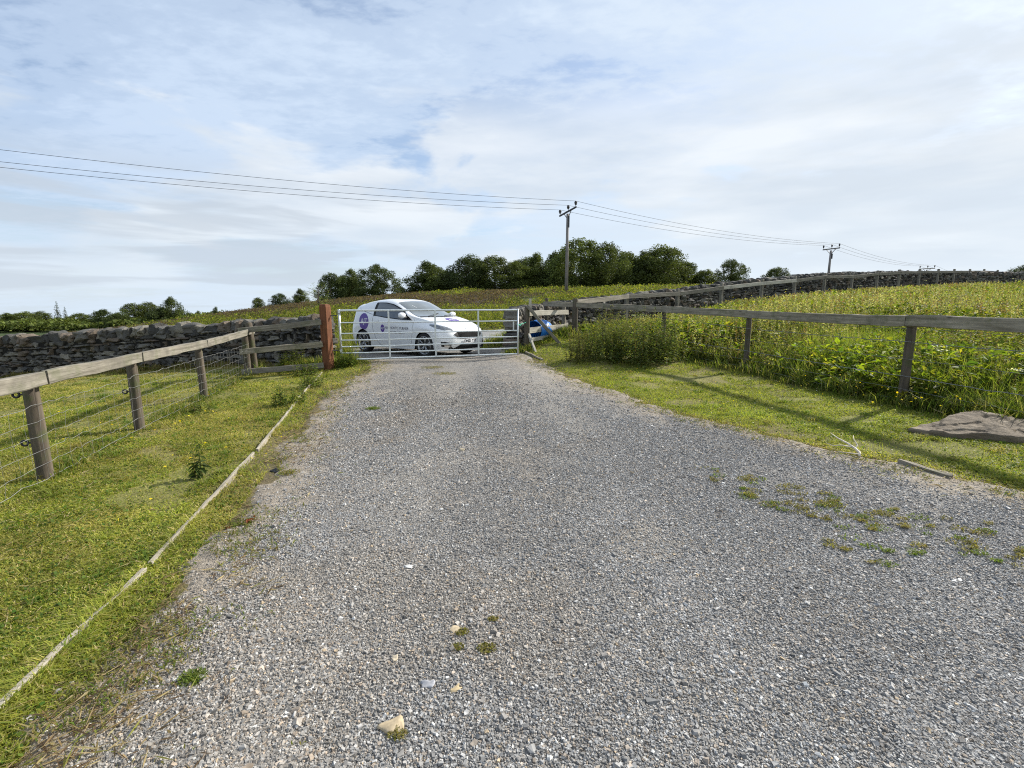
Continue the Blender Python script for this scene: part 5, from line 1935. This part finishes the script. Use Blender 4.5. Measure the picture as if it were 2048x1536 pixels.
def trees():
    kinds = ['round', 'tall', 'round', 'open', 'tall', 'open']
    crowns = [crown_mesh('crown', 300 + i, 19000, k) for i, k in enumerate(kinds)]
    trunks = [trunk_mesh('trunk', 400 + i, k) for i, k in enumerate(kinds)]
    pale = crown_mesh('crown', 330, 1300, 'pale')
    con = crown_mesh('crown', 340, 2600, 'conifer')
    tcon = trunk_mesh('trunk', 341, 'conifer')
    f, hz = 950.0, 611.0

    def tree(name, px, top, wpx, d, v, label, group='trees on the moor ridge', rot=None, me=None, tr=None, sink=0.0):
        wpx *= 1.42 if 830 < px < 1420 else 1.15
        x = (px - 1024) / f * d
        y = d * 1.0136 - 0.2
        zg = z1(x, y) - sink
        zt = 1.5 + (hz - top) / f * d
        h = max(1.5, zt - zg) / 1.0
        w = wpx / f * d
        root = empty(name, (x, y, zg), 0, label, 'tree', group)
        rw = {'round': 0.88, 'tall': 0.66, 'open': 0.78}.get(kinds[v], 0.7)
        for nm, m in (('trunk', tr or trunks[v]), ('crown', me or crowns[v])):
            o = link(bpy.data.objects.new(nm, m))
            o.parent = root
            s = w / rw
            o.scale = (s, s, h * 0.98)
            o.rotation_euler = (0, 0, rot if rot is not None else random.random() * 6.28)
        return root

    R1 = [(519, 595, 26, 60, 3, 'tiny round bush tree at the low left end of the moor crest'),
          (562, 587, 42, 60, 2, 'low wide bush tree on the crest, second from its left end'),
          (603, 579, 30, 62, 1, 'small dark pointed tree just left of the pale sapling'),
          (664, 547, 58, 72, 0, 'left tree of the dark clump above the red gatepost'),
          (706, 541, 52, 74, 4, 'narrow middle tree of the dark clump above the red gatepost'),
          (757, 531, 80, 72, 2, 'broad tallest tree of the dark clump left of the gap above the car'),
          (803, 574, 30, 82, 3, 'tiny tree standing in the gap above the parked car'),
          (820, 580, 22, 86, 4, 'smallest shrub tree in the gap, touching the larger wood'),
          (856, 527, 62, 84, 1, 'outermost pointed tree at the left end of the long dark wood'),
          (898, 541, 44, 86, 3, 'short tree second from the left end of the long wood'),
          (938, 515, 64, 84, 5, 'open topped tree left of the level middle of the long wood'),
          (990, 514, 70, 85, 0, 'rounded tree in the level middle of the long wood'),
          (1032, 524, 60, 86, 2, 'lower tree in the long wood, halfway between car roof and power pole'),
          (1072, 512, 56, 88, 1, 'tree two crowns left of the nearest power pole'),
          (1108, 508, 52, 87, 4, 'narrow tree immediately left of the nearest power pole'),
          (1160, 481, 92, 84, 0, 'tallest tree of the wood, directly behind the nearest power pole'),
          (1208, 489, 78, 83, 2, 'big full tree immediately right of the tallest tree'),
          (1250, 511, 52, 88, 3, 'shaded tree in the dip right of the two biggest trees'),
          (1284, 508, 56, 87, 1, 'upright tree right of the dip in the wood'),
          (1322, 497, 84, 84, 5, 'broad light topped tree near the right end of the wood'),
          (1372, 529, 52, 86, 4, 'tree stepping down at the right end of the wood'),
          (1409, 541, 50, 84, 3, 'last low tree of the wood before the open sky'),
          (1457, 521, 60, 80, 2, 'lone round tree standing above the right stone wall'),
          (1549, 536, 60, 78, 0, 'half hidden round tree above the wall, right of the lone tree'),
          (2036, 531, 62, 70, 2, 'tree top peeping over the wall at the right edge'),
          (432, 614, 16, 74, 4, 'tiny lone tree on the left slope of the moor')]
    for px, top, w, d, v, l in R1:
        tree('tree', px, top, w, d, v, l)
    tree('sapling', 640, 566, 56, 33, 3, 'pale thin leaved sapling rising above the red gatepost', 'saplings', me=pale)
    # second rank fills the depth of the wood
    W = [(880, 536, 60, 100, 2, 'tree in the back rank behind the left end of the long wood'),
         (960, 522, 70, 101, 0, 'back rank tree filling the notch left of the level middle'),
         (1050, 520, 70, 102, 5, 'back rank tree seen between level middle and power pole'),
         (1130, 502, 70, 101, 2, 'back rank tree just behind the top of the nearest power pole'),
         (1240, 506, 80, 101, 0, 'back rank tree behind the dip in the wood'),
         (1300, 512, 80, 102, 2, 'back rank tree left of the broad light topped tree'),
         (1350, 522, 70, 101, 0, 'back rank tree right of the broad light topped tree'),
         (690, 552, 70, 88, 2, 'back rank tree behind the dark clump above the red gatepost')]
    for px, top, w, d, v, l in W:
        tree('tree', px, top, w, d, v, l)
    # the wood in the valley on the left
    Lw = [(343, 596, 46, 138, 1, 'tallest leafy tree at the right end of the valley wood'),
          (268, 606, 60, 140, 0, 'dark rounded tree left of the tallest valley tree'),
          (300, 604, 56, 142, 2, 'dark domed tree between the rounded and tallest valley trees'),
          (318, 616, 54, 136, 3, 'lighter low tree in front of the tallest valley tree'),
          (378, 625, 30, 140, 3, 'low bush tree where the valley wood meets the moor'),
          (205, 620, 56, 138, 1, 'paler pointed tree in the middle of the valley wood'),
          (235, 626, 50, 134, 5, 'small light tree right of the paler pointed valley tree'),
          (160, 626, 60, 140, 2, 'low tree right of the two conifers in the valley wood'),
          (80, 622, 50, 144, 3, 'light green tree left of the conifers'),
          (48, 624, 56, 140, 5, 'round light tree second from the left edge'),
          (12, 627, 60, 140, 1, 'tree at the extreme left edge of the valley wood'),
          (395, 622, 18, 150, 4, 'tiny distant tree on the skyline beside the moor')]
    for px, top, w, d, v, l in Lw:
        tree('tree', px, top, w, d, v, l, 'trees of the valley wood')
    tree('conifer', 114, 602, 26, 142, 0, 'tallest dark conifer above the valley wood', 'conifers of the valley wood', me=con, tr=tcon)
    tree('conifer', 129, 613, 22, 143, 0, 'shorter dark conifer beside the tallest one', 'conifers of the valley wood', me=con, tr=tcon)
    tree('conifer', 187, 620, 18, 150, 0, 'thin pale conifer tip beside the paler pointed tree', 'conifers of the valley wood', me=con, tr=tcon)
    # continuous canopy behind
    st = Stack()
    n = 60000
    x = rng.uniform(-260, -75, n)
    y = rng.uniform(130, 200, n)
    cell = fbm(x, y, 0.12, 3, 181)
    hgt = 1.2 + 4.2 * cell
    P = np.stack([x, y, zf(x, y) + hgt * rng.random(n) ** 0.35], -1)
    st.add(*quadcards(P, rng.uniform(0.5, 1.1, n), pick(n, [(0.075, 0.10, 0.03), (0.10, 0.13, 0.038), (0.06, 0.08, 0.027)]), 0.5, 0.7))
    tag(link(bpy.data.objects.new('valley_wood', st.mesh('valley_wood', TREEM))), 'distant green woodland canopy filling the valley on the left', None, None, 'stuff')


trees()


# ------------------------------------------------------------------ parked car
def car():
    c = Vector((-2.78, 13.69, 0))
    rz = R(-36)
    zg = 0.165
    root = empty('parked_car', (c.x, c.y, zg), rz, 'white three door van bodied hatchback with purple roundels parked behind the gate', 'car')
    ST = [  # row0 (x,z), row2, row4, row6, row8
        ((2.00, .19), (1.94, .52, .19), (1.80, .75, .19), (1.70, .80, .19), (1.60, .825, .19)),
        ((2.065, .31), (2.00, .55, .31), (1.82, .78, .32), (1.70, .83, .30), (1.585, .84, .25)),
        ((2.08, .46), (2.01, .56, .46), (1.83, .795, .46), (1.69, .85, .44), (1.575, .85, .36)),
        ((2.055, .60), (1.98, .57, .60), (1.80, .80, .60), (1.66, .86, .57), (1.53, .86, .49)),
        ((1.98, .72), (1.88, .58, .73), (1.72, .79, .71), (1.56, .862, .68), (1.42, .865, .60)),
        ((1.82, .82), (1.70, .60, .82), (1.54, .77, .79), (1.40, .862, .74), (1.245, .87, .655)),
        ((1.58, .90), (1.45, .63, .905), (1.30, .77, .865), (1.17, .862, .76), (1.07, .865, .60)),
        ((1.27, .965), (1.16, .66, .97), (1.06, .78, .915), (.99, .862, .76), (.96, .86, .49)),
        ((1.00, 1.01), (.90, .69, 1.015), (.84, .79, .945), (.87, .862, .72), (.905, .855, .33)),
        ((.83, 1.085), (.62, .69, 1.09), (.68, .80, .96), (.75, .862, .65), (.86, .845, .20)),
        ((.50, 1.26), (.30, .655, 1.24), (.40, .81, .98), (.45, .862, .62), (.50, .85, .185)),
        ((.14, 1.405), (-.02, .62, 1.37), (.10, .825, 1.00), (.12, .862, .62), (.12, .85, .185)),
        ((-.35, 1.465), (-.40, .61, 1.42), (-.35, .83, 1.03), (-.35, .862, .62), (-.35, .85, .185)),
        ((-.75, 1.46), (-.78, .60, 1.415), (-.72, .83, 1.065), (-.70, .865, .64), (-.86, .85, .20)),
        ((-1.05, 1.435), (-1.05, .585, 1.395), (-.98, .825, 1.095), (-.92, .868, .70), (-.905, .855, .33)),
        ((-1.28, 1.405), (-1.28, .57, 1.37), (-1.22, .815, 1.12), (-1.10, .868, .745), (-.96, .86, .49)),
        ((-1.48, 1.37), (-1.47, .535, 1.34), (-1.42, .80, 1.13), (-1.28, .865, .775), (-1.07, .865, .60)),
        ((-1.76, 1.325), (-1.70, .52, 1.295), (-1.60, .775, 1.12), (-1.48, .86, .79), (-1.245, .87, .655)),
        ((-1.84, 1.10), (-1.80, .55, 1.08), (-1.72, .76, .97), (-1.62, .845, .74), (-1.42, .865, .60)),
        ((-1.95, .85), (-1.91, .58, .84), (-1.81, .76, .78), (-1.68, .835, .62), (-1.53, .86, .49)),
        ((-2.00, .62), (-1.96, .58, .62), (-1.84, .77, .60), (-1.72, .83, .50), (-1.575, .85, .36)),
        ((-1.99, .42), (-1.95, .57, .42), (-1.84, .76, .42), (-1.72, .82, .38), (-1.585, .84, .25)),
        ((-1.92, .24), (-1.88, .54, .24), (-1.80, .73, .24), (-1.70, .79, .22), (-1.60, .825, .20))]
    ns = len(ST)
    G = np.zeros((ns, 9, 3))                       # full width rows, from -y bottom over the top to +y bottom
    for i, (r0, r2, r4, r6, r8) in enumerate(ST):
        half = [np.array((r0[0], 0, r0[1])), np.array(r2), np.array(r4), np.array(r6), np.array(r8)]
        for j in range(5):
            G[i, 4 + j] = half[j]
            G[i, 4 - j] = half[j] * np.array([1, -1, 1])
    G[:, :, 2] *= 1.03

    def cr(P, t):                                   # Catmull-Rom along axis 0
        n = len(P)
        i = np.clip(np.floor(t).astype(int), 0, n - 2)
        f = (t - i)[:, None, None]
        p1, p2 = P[i], P[i + 1]
        p0 = np.where((i > 0)[:, None, None], P[np.maximum(i - 1, 0)], 2 * p1 - p2)
        p3 = np.where((i < n - 2)[:, None, None], P[np.minimum(i + 2, n - 1)], 2 * p2 - p1)
        return 0.5 * (2 * p1 + (p2 - p0) * f + (2 * p0 - 5 * p1 + 4 * p2 - p3) * f ** 2 + (3 * p1 - p0 - 3 * p2 + p3) * f ** 3)

    A = cr(G, np.linspace(0, ns - 1, (ns - 1) * 6 + 1))
    A = cr(A.transpose(1, 0, 2), np.linspace(0, 8, 8 * 9 + 1)).transpose(1, 0, 2)
    nu, nv = A.shape[:2]
    V = A.reshape(-1, 3)
    i = np.arange(nu * nv).reshape(nu, nv)
    F = np.stack([i[:-1, :-1], i[:-1, 1:], i[1:, 1:], i[1:, :-1]], -1).reshape(-1, 4)
    m, t, b, o = new_mat('white_car_paint')
    setc(t, b.inputs['Base Color'], (0.80, 0.81, 0.82))
    b.inputs['Roughness'].default_value = 0.35
    b.inputs['Coat Weight'].default_value = 0.8
    b.inputs['Coat Roughness'].default_value = 0.03
    # road dust low down
    tc = N(t, 'ShaderNodeTexCoord').outputs['Object']
    z = N(t, 'ShaderNodeSeparateXYZ', ins={0: tc}).outputs[2]
    dust = math_(t, 'MULTIPLY', ramp(t, z, [(0.18, 0.45), (0.48, 0.0)]), noise(t, tc, 9, 4, 0.6))
    setc(t, b.inputs['Base Color'], mix(t, dust, (0.80, 0.81, 0.82), (0.42, 0.39, 0.34)))
    PAINT = m
    GLASS = simple('car_glass', (0.028, 0.034, 0.036), 0.03, spec=0.9, coat=1.0)
    WSG = simple('windscreen_glass', (0.11, 0.125, 0.125), 0.03, spec=1.0, var=0.4, scale=3, coat=1.0)
    BLK = simple('black_trim', (0.010, 0.010, 0.010), 0.55, spec=0.3)
    PUR = simple('purple_vinyl', (0.085, 0.035, 0.27), 0.35)
    LAV = simple('bonnet_vinyl', (0.085, 0.035, 0.27), 0.35)
    WHV = simple('white_vinyl', (0.78, 0.78, 0.80), 0.4)
    GRY = simple('grey_lettering', (0.10, 0.10, 0.13), 0.5)
    LENS = simple('headlight_lens', (0.13, 0.14, 0.15), 0.08, spec=0.8, var=0.6, scale=22, coat=1.0)
    CHR = simple('bright_trim', (0.72, 0.73, 0.74), 0.2, metal=0.9)
    RED = simple('tail_lens', (0.45, 0.015, 0.02), 0.15, coat=0.8)
    RUB = simple('tyre_rubber', (0.016, 0.016, 0.017), 0.8, var=0.2)
    RIM = simple('alloy_rim', (0.44, 0.45, 0.46), 0.3, metal=0.7)
    UND = simple('underbody_black', (0.008, 0.008, 0.008), 0.9)
    body = put('body', mesh_np('body', V, [F], None, True), PAINT, root)
    bvh = BVHTree.FromPolygons([Vector(v) for v in V], [tuple(f) for f in F])

    def proj(P, off):
        out = []
        for p in P:
            co, n, _, _ = bvh.find_nearest(Vector(p))
            if n.dot(co - Vector((co.x * 0.8, 0, 0.6))) < 0:
                n = -n
            out.append(co + n * off)
        return np.array(out)

    def strip(name, lo, hi, mat, off=0.006, parent=None, nu=28, nv=10, mirror=True, smooth=True, edge=0.0):
        """patch between two 3D polylines, laid on the body"""
        lo, hi = np.array(lo, float), np.array(hi, float)

        def rs(P):
            q = np.r_[0, np.cumsum(np.linalg.norm(np.diff(P, axis=0), axis=1))]
            tt = np.linspace(0, q[-1], nu)
            return np.stack([np.interp(tt, q, P[:, k]) for k in range(3)], -1)

        a, b2 = rs(lo), rs(hi)
        W = np.linspace(0, 1, nv)[None, :, None]
        S = a[:, None] * (1 - W) + b2[:, None] * W
        Vp = proj(S.reshape(-1, 3), off)
        k = np.arange(nu * nv).reshape(nu, nv)
        Fp = np.stack([k[:-1, :-1], k[:-1, 1:], k[1:, 1:], k[1:, :-1]], -1).reshape(-1, 4)
        put(name, mesh_np(name, Vp, [Fp], None, smooth), mat, parent or root)
        if mirror:
            Vm = Vp * np.array([1, -1, 1])
            put(name, mesh_np(name, Vm, [Fp[:, ::-1]], None, smooth), mat, parent or root)

    z = 1.03
    Y = -0.8
    # glass
    strip('window_surround', [(.80, Y, .945), (.30, Y, .955), (-.30, Y, 1.0), (-.76, Y, 1.045)], [(.74, Y, .975), (.36, -.70, 1.20), (-.05, -.66, 1.345), (-.35, -.64, 1.385), (-.76, -.64, 1.39)], BLK, 0.004)
    strip('door_window', [(.70, Y, .965), (.30, Y, .975), (-.28, Y, 1.02), (-.66, Y, 1.055)], [(.66, Y, .995), (.34, -.72, 1.18), (-.05, -.67, 1.315), (-.33, -.65, 1.355), (-.64, -.65, 1.36)], GLASS, 0.009)
    strip('windscreen', [(.94, -.70, 1.045), (1.03, -.3, 1.05), (1.05, 0, 1.05), (1.03, .3, 1.05), (.94, .70, 1.045)], [(.03, -.585, 1.385), (.11, -.3, 1.415), (.13, 0, 1.42), (.11, .3, 1.415), (.03, .585, 1.385)], WSG, 0.008, nv=24, mirror=False)
    strip('scuttle', [(1.0, -.69, 1.025), (1.05, -.3, 1.035), (1.07, 0, 1.035), (1.05, .3, 1.035), (1.0, .69, 1.025)], [(.93, -.67, 1.055), (1.0, -.3, 1.065), (1.02, 0, 1.065), (1.0, .3, 1.065), (.93, .67, 1.055)], BLK, 0.010, nv=4, mirror=False)
    strip('rear_window', [(-1.86, -.52, 1.02), (-1.88, 0, 1.02), (-1.86, .52, 1.02)], [(-1.78, -.48, 1.28), (-1.80, 0, 1.29), (-1.78, .48, 1.28)], GLASS, 0.006, mirror=False)
    # shut lines, thin dark grooves
    LINE = simple('shut_line', (0.16, 0.17, 0.18), 0.6)

    def groove(pts, w=0.009, mirror=True):
        pts = np.array(pts, float)
        d = np.gradient(pts, axis=0)
        d[:, 1] = 0
        n = np.stack([-d[:, 2], np.zeros(len(d)), d[:, 0]], -1)
        n /= np.linalg.norm(n, axis=1)[:, None] + 1e-9
        strip('shut_line', pts - n * w / 2, pts + n * w / 2, LINE, 0.0025, nu=40, nv=2, mirror=mirror)

    groove([(.86, Y, .97), (.84, Y, .75), (.80, Y, .45), (.74, Y, .28), (.20, Y, .25), (-.45, Y, .25)])
    groove([(-.76, Y, 1.05), (-.80, Y, .85), (-.76, Y, .60), (-.62, Y, .36), (-.45, Y, .25)])
    groove([(-.80, Y, 1.08), (-1.18, Y, 1.165), (-1.40, -.75, 1.22), (-1.48, -.70, 1.28)], 0.012)
    groove([(-.80, -.62, 1.425), (-1.20, -.60, 1.39), (-1.46, -.60, 1.345)], 0.012)
    groove([(1.45, -.60, .905), (1.20, -.66, .975), (.95, -.70, 1.02)], 0.007)
    # black sills and lower lip
    strip('door_handle', [(-.52, Y, .895), (-.70, Y, .905)], [(-.52, Y, .925), (-.70, Y, .935)], PAINT, 0.022, nu=8, nv=4)
    # lights, grille, plate
    strip('headlight', [(1.93, -.50, .685), (1.80, -.68, .685), (1.64, -.79, .735), (1.42, -.82, .855)], [(1.91, -.50, .705), (1.75, -.64, .79), (1.58, -.74, .845), (1.40, -.80, .875)], LENS, 0.006)
    strip('light_trim', [(1.91, -.50, .707), (1.75, -.64, .793), (1.58, -.74, .848), (1.40, -.80, .877)], [(1.90, -.50, .718), (1.74, -.63, .806), (1.57, -.73, .858), (1.40, -.79, .884)], CHR, 0.007, nv=3)
    GM, t, b, o = new_mat('grille_mesh')
    vo = N(t, 'ShaderNodeTexVoronoi', feature='DISTANCE_TO_EDGE', ins={'Vector': mapping(t, N(t, 'ShaderNodeTexCoord').outputs['Object'], (0, 26, 40)), 'Scale': 1.0, 'Randomness': 0.25})
    setc(t, b.inputs['Base Color'], ramp(t, vo.outputs[0], [(0.10, 0.05), (0.2, 0.004)]))
    b.inputs['Roughness'].default_value = 1.0
    b.inputs['Specular IOR Level'].default_value = 0.0
    strip('grille', [(2.05, -.37, .505), (2.1, -.2, .495), (2.12, 0, .495), (2.1, .2, .495), (2.05, .37, .505)], [(2.02, -.42, .665), (2.05, -.2, .68), (2.06, 0, .685), (2.05, .2, .68), (2.02, .42, .665)], GM, 0.010, nv=8, mirror=False)
    strip('grille', [(2.02, -.53, .60), (2.04, -.38, .50)], [(2.01, -.525, .62), (2.0, -.40, .67)], BLK, 0.009, nu=6, nv=4)
    strip('lower_grille', [(2.0, -.56, .225), (2.05, 0, .215), (2.0, .56, .225)], [(2.06, -.36, .345), (2.1, 0, .345), (2.06, .36, .345)], GM, 0.010, nv=8, mirror=False)
    strip('fog_surround', [(1.95, -.61, .295), (1.88, -.72, .295), (1.80, -.78, .31)], [(1.97, -.58, .40), (1.88, -.73, .43), (1.80, -.80, .43)], BLK, 0.006)
    strip('fog_light', [(1.95, -.60, .30), (1.86, -.73, .305)], [(1.95, -.61, .345), (1.86, -.735, .35)], CHR, 0.013, nu=8, nv=4)
    strip('splitter', [(2.0, -.60, .195), (2.06, 0, .19), (2.0, .60, .195)], [(2.0, -.60, .222), (2.07, 0, .215), (2.0, .60, .222)], PAINT, 0.03, nv=3, mirror=False)
    strip('number_plate', [(2.09, -.26, .375), (2.12, 0, .375), (2.09, .26, .375)], [(2.09, -.26, .485), (2.12, 0, .485), (2.09, .26, .485)], WHV, 0.020, nv=4, mirror=False)
    strip('badge', [(2.0, -.07, .735), (2.0, .07, .735)], [(1.97, -.07, .765), (1.97, .07, .765)], CHR, 0.008, nu=6, nv=3, mirror=False)
    strip('tail_light', [(-1.70, -.78, .92), (-1.84, -.70, .90)], [(-1.66, -.76, 1.10), (-1.80, -.68, 1.06)], RED, 0.010, nu=8, nv=8)

    # roundels and lettering on both flanks
    def roundel(cx, cz, rx, rzz, name='roundel', mat=PUR, yy=Y, mirror=True):
        n = 28
        a = np.linspace(0.02, math.pi - 0.02, n)
        lo = np.stack([cx - rx * np.cos(a), np.full(n, yy), cz - rzz * np.sin(a)], -1)
        hi = np.stack([cx - rx * np.cos(a), np.full(n, yy), cz + rzz * np.sin(a)], -1)
        # keep columns matched: no arc-length resampling
        W = np.linspace(0, 1, 10)[None, :, None]
        S = lo[:, None] * (1 - W) + hi[:, None] * W
        Vp = proj(S.reshape(-1, 3), 0.004)
        k = np.arange(n * 10).reshape(n, 10)
        Fp = np.stack([k[:-1, :-1], k[:-1, 1:], k[1:, 1:], k[1:, :-1]], -1).reshape(-1, 4)
        o1 = put(name, mesh_np(name, Vp, [Fp], None, True), mat, root)
        o2 = put(name, mesh_np(name, Vp * np.array([1, -1, 1]), [Fp[:, ::-1]], None, True), mat, root) if mirror else None
        return o1, o2

    def text_mesh(txt, size, bold=0.0, shear=0.0):
        cu = bpy.data.curves.new('lettering', 'FONT')
        cu.body = txt
        cu.size = size
        cu.align_x = 'CENTER'
        cu.align_y = 'CENTER'
        cu.offset = bold
        cu.shear = shear
        cu.resolution_u = 3
        ob = bpy.data.objects.new('lettering', cu)
        link(ob)
        dg = bpy.context.evaluated_depsgraph_get()
        me = bpy.data.meshes.new_from_object(ob.evaluated_get(dg))
        bpy.data.objects.remove(ob)
        bm = bmesh.new()
        bm.from_mesh(me)
        bmesh.ops.triangulate(bm, faces=bm.faces[:])
        long = [e for e in bm.edges if e.calc_length() > 0.06]
        if long:
            bmesh.ops.subdivide_edges(bm, edges=long, cuts=2)
            bmesh.ops.triangulate(bm, faces=bm.faces[:])
        Vt = np.array([v.co[:] for v in bm.verts])
        Ft = [[v.index for v in f.verts] for f in bm.faces]
        bm.free()
        bpy.data.meshes.remove(me)
        return Vt, np.array(Ft)

    def lettering(txt, size, cx, cz, mat, parents=(None, None), bold=0.002, shear=0.0, off=0.0065):
        Vt, Ft = text_mesh(txt, size, bold, shear)
        for side, par in zip((-1, 1), parents):
            P = np.stack([cx + Vt[:, 0] * (1 if side < 0 else -1), np.full(len(Vt), 0.9 * side), cz + Vt[:, 1]], -1)
            Vp = proj(P, off)
            put('lettering', mesh_np('lettering', Vp, [Ft], None, False), mat, par or root)

    big = roundel(-1.17, .885, .215, .225)
    lettering('AJT', .20, -1.17, .90, WHV, big, 0.001, 0.15)
    small = roundel(-.36, .715, .080, .105)
    lettering('AJT', .075, -.36, .715, WHV, small, 0.001, 0.1)
    lettering('ANTHONY J TURNER', .098, .215, .735, GRY, bold=0.0)
    lettering('ESTATE AGENT', .092, .225, .615, GRY, bold=0.0)
    # bonnet roundel
    n = 24
    a = np.linspace(0.02, math.pi - 0.02, n)
    lo = np.stack([1.47 - .20 * np.sin(a), -.19 * np.cos(a), np.full(n, 1.0)], -1)
    hi = np.stack([1.47 + .20 * np.sin(a), -.19 * np.cos(a), np.full(n, 1.0)], -1)
    strip('roundel', lo, hi, PUR, 0.004, nu=24, nv=8, mirror=False)
    Vt, Ft = text_mesh('AJT', .17, 0.001, 0.1)
    put('lettering', mesh_np('lettering', proj(np.stack([1.47 - Vt[:, 1], Vt[:, 0], np.full(len(Vt), 1.0)], -1), 0.0065), [Ft], None, False), WHV, root)
    # plate characters, read from in front of the car
    Vt, Ft = text_mesh('DN21 YTF', .105, 0.003)
    P = proj(np.stack([np.full(len(Vt), 2.12), Vt[:, 0], .43 + Vt[:, 1]], -1), 0.0235)
    put('plate_lettering', mesh_np('plate_lettering', P, [Ft], None, False), BLK, root)
    # mirrors
    for sd in (-1, 1):
        bm = bmesh.new()
        bmesh.ops.create_uvsphere(bm, u_segments=20, v_segments=12, radius=1)
        Vs = np.array([v.co[:] for v in bm.verts])
        Fs = [[v.index for v in f.verts] for f in bm.faces]
        bm.free()
        Vs = np.sign(Vs) * np.abs(Vs) ** 0.8
        Vs = Vs * np.array([.075, .115, .075])
        Vs[:, 0] += np.where(Vs[:, 0] < 0, -Vs[:, 0] * 0.5, 0)
        mb = MB().add(Vs + np.array([.56, sd * .965, 1.08]), Fs)
        mo = mb.build('mirror', PAINT, root, True)
        MB().tube([(.60, sd * .80, 1.02), (.58, sd * .90, 1.02), (.57, sd * .95, 1.04)], [.035, .03, .03], 8).build('mirror_arm', BLK, mo, True)
    # wipers
    for p0, p1 in (((1.02, -.45, 1.08), (.86, .10, 1.14)), ((1.03, .15, 1.08), (.90, .55, 1.12))):
        W = proj(np.linspace(p0, p1, 8), 0.022)
        MB().tube(W, 0.008, 5).build('wiper', BLK, root)
    # tax-disc style pale strip seen in the screen
    strip('screen_sticker', [(.50, -.36, 1.26), (.46, -.36, 1.28)], [(.36, -.40, 1.33), (.32, -.40, 1.35)], WHV, 0.012, nu=4, nv=3, mirror=False)
    # dark wheel housings and floor
    mb = MB()
    mb.box((0, 0, .24), (2.0, 1.55, .10))
    mb.box((1.75, 0, .30), (.45, 1.3, .16))
    mb.box((-1.75, 0, .34), (.40, 1.3, .2))
    for wx in (1.245, -1.245):
        ang = np.linspace(-0.25, math.pi + 0.25, 18)
        for sd in (-1, 1):
            ring = np.stack([wx + .352 * np.cos(ang), np.full(18, sd * .845), .325 + .345 * np.sin(ang)], -1)
            inn = ring * np.array([1, 0, 1]) + np.array([0, sd * .50, 0])
            Vh = np.concatenate([ring, inn, [[wx, sd * .50, .325]]])
            Fh = [(j, j + 1, 18 + j + 1, 18 + j) for j in range(17)] + [(18 + j, 18 + j + 1, 36) for j in range(17)]
            mb.add(Vh, Fh)
    mb.build('underbody', UND, root)

    # wheels
    def wheel_parts():
        ty = MB()
        prof = [(.225, -.085), (.262, -.098), (.295, -.098), (.312, -.080), (.317, -.05), (.317, .05), (.312, .080), (.295, .098), (.262, .098), (.225, .085)]
        ty.lathe(prof, 40)
        rm = MB()
        rm.lathe([(.215, -.09), (.232, .088), (.240, .098), (.230, .104), (.218, .092), (.205, .03), (.205, -.085)], 40)
        rm.lathe([(0.0, .075), (.045, .075), (.055, .06), (.055, .0), (0, 0)], 20)
        for k in range(5):
            for dlt in (-.20, .20):
                a0 = k * 2 * math.pi / 5 + dlt * 0.35
                a1 = k * 2 * math.pi / 5 + dlt * 1.25
                rm.tube([(math.cos(a0) * .035, math.sin(a0) * .035, .062), (math.cos((a0 + a1) / 2) * .13, math.sin((a0 + a1) / 2) * .13, .072), (math.cos(a1) * .222, math.sin(a1) * .222, .085)], [.013, .012, .014], 6)
        dk = MB().lathe([(0.0, .02), (.14, .02), (.15, .0), (.15, -.02), (0, -.02)], 24)
        return ty.mesh('tyre', True), rm.mesh('rim', True), dk.mesh('brake_disc', True)

    ty, rm, dk = wheel_parts()
    ty.materials.append(RUB)
    rm.materials.append(RIM)
    dk.materials.append(simple('brake_steel', (0.09, 0.085, 0.08), 0.5, metal=0.5))
    for wx in (1.245, -1.245):
        for sd in (-1, 1):
            w = empty('wheel', (wx, sd * .755, .318))
            w.parent = root
            w.rotation_euler = (R(90) if sd < 0 else R(-90), 0, 0)
            for nm, me in (('tyre', ty), ('rim', rm), ('brake_disc', dk)):
                o = link(bpy.data.objects.new(nm, me))
                o.parent = w
                o.rotation_euler = (0, 0, 0.2 + wx)
    return root


car()
print('done')
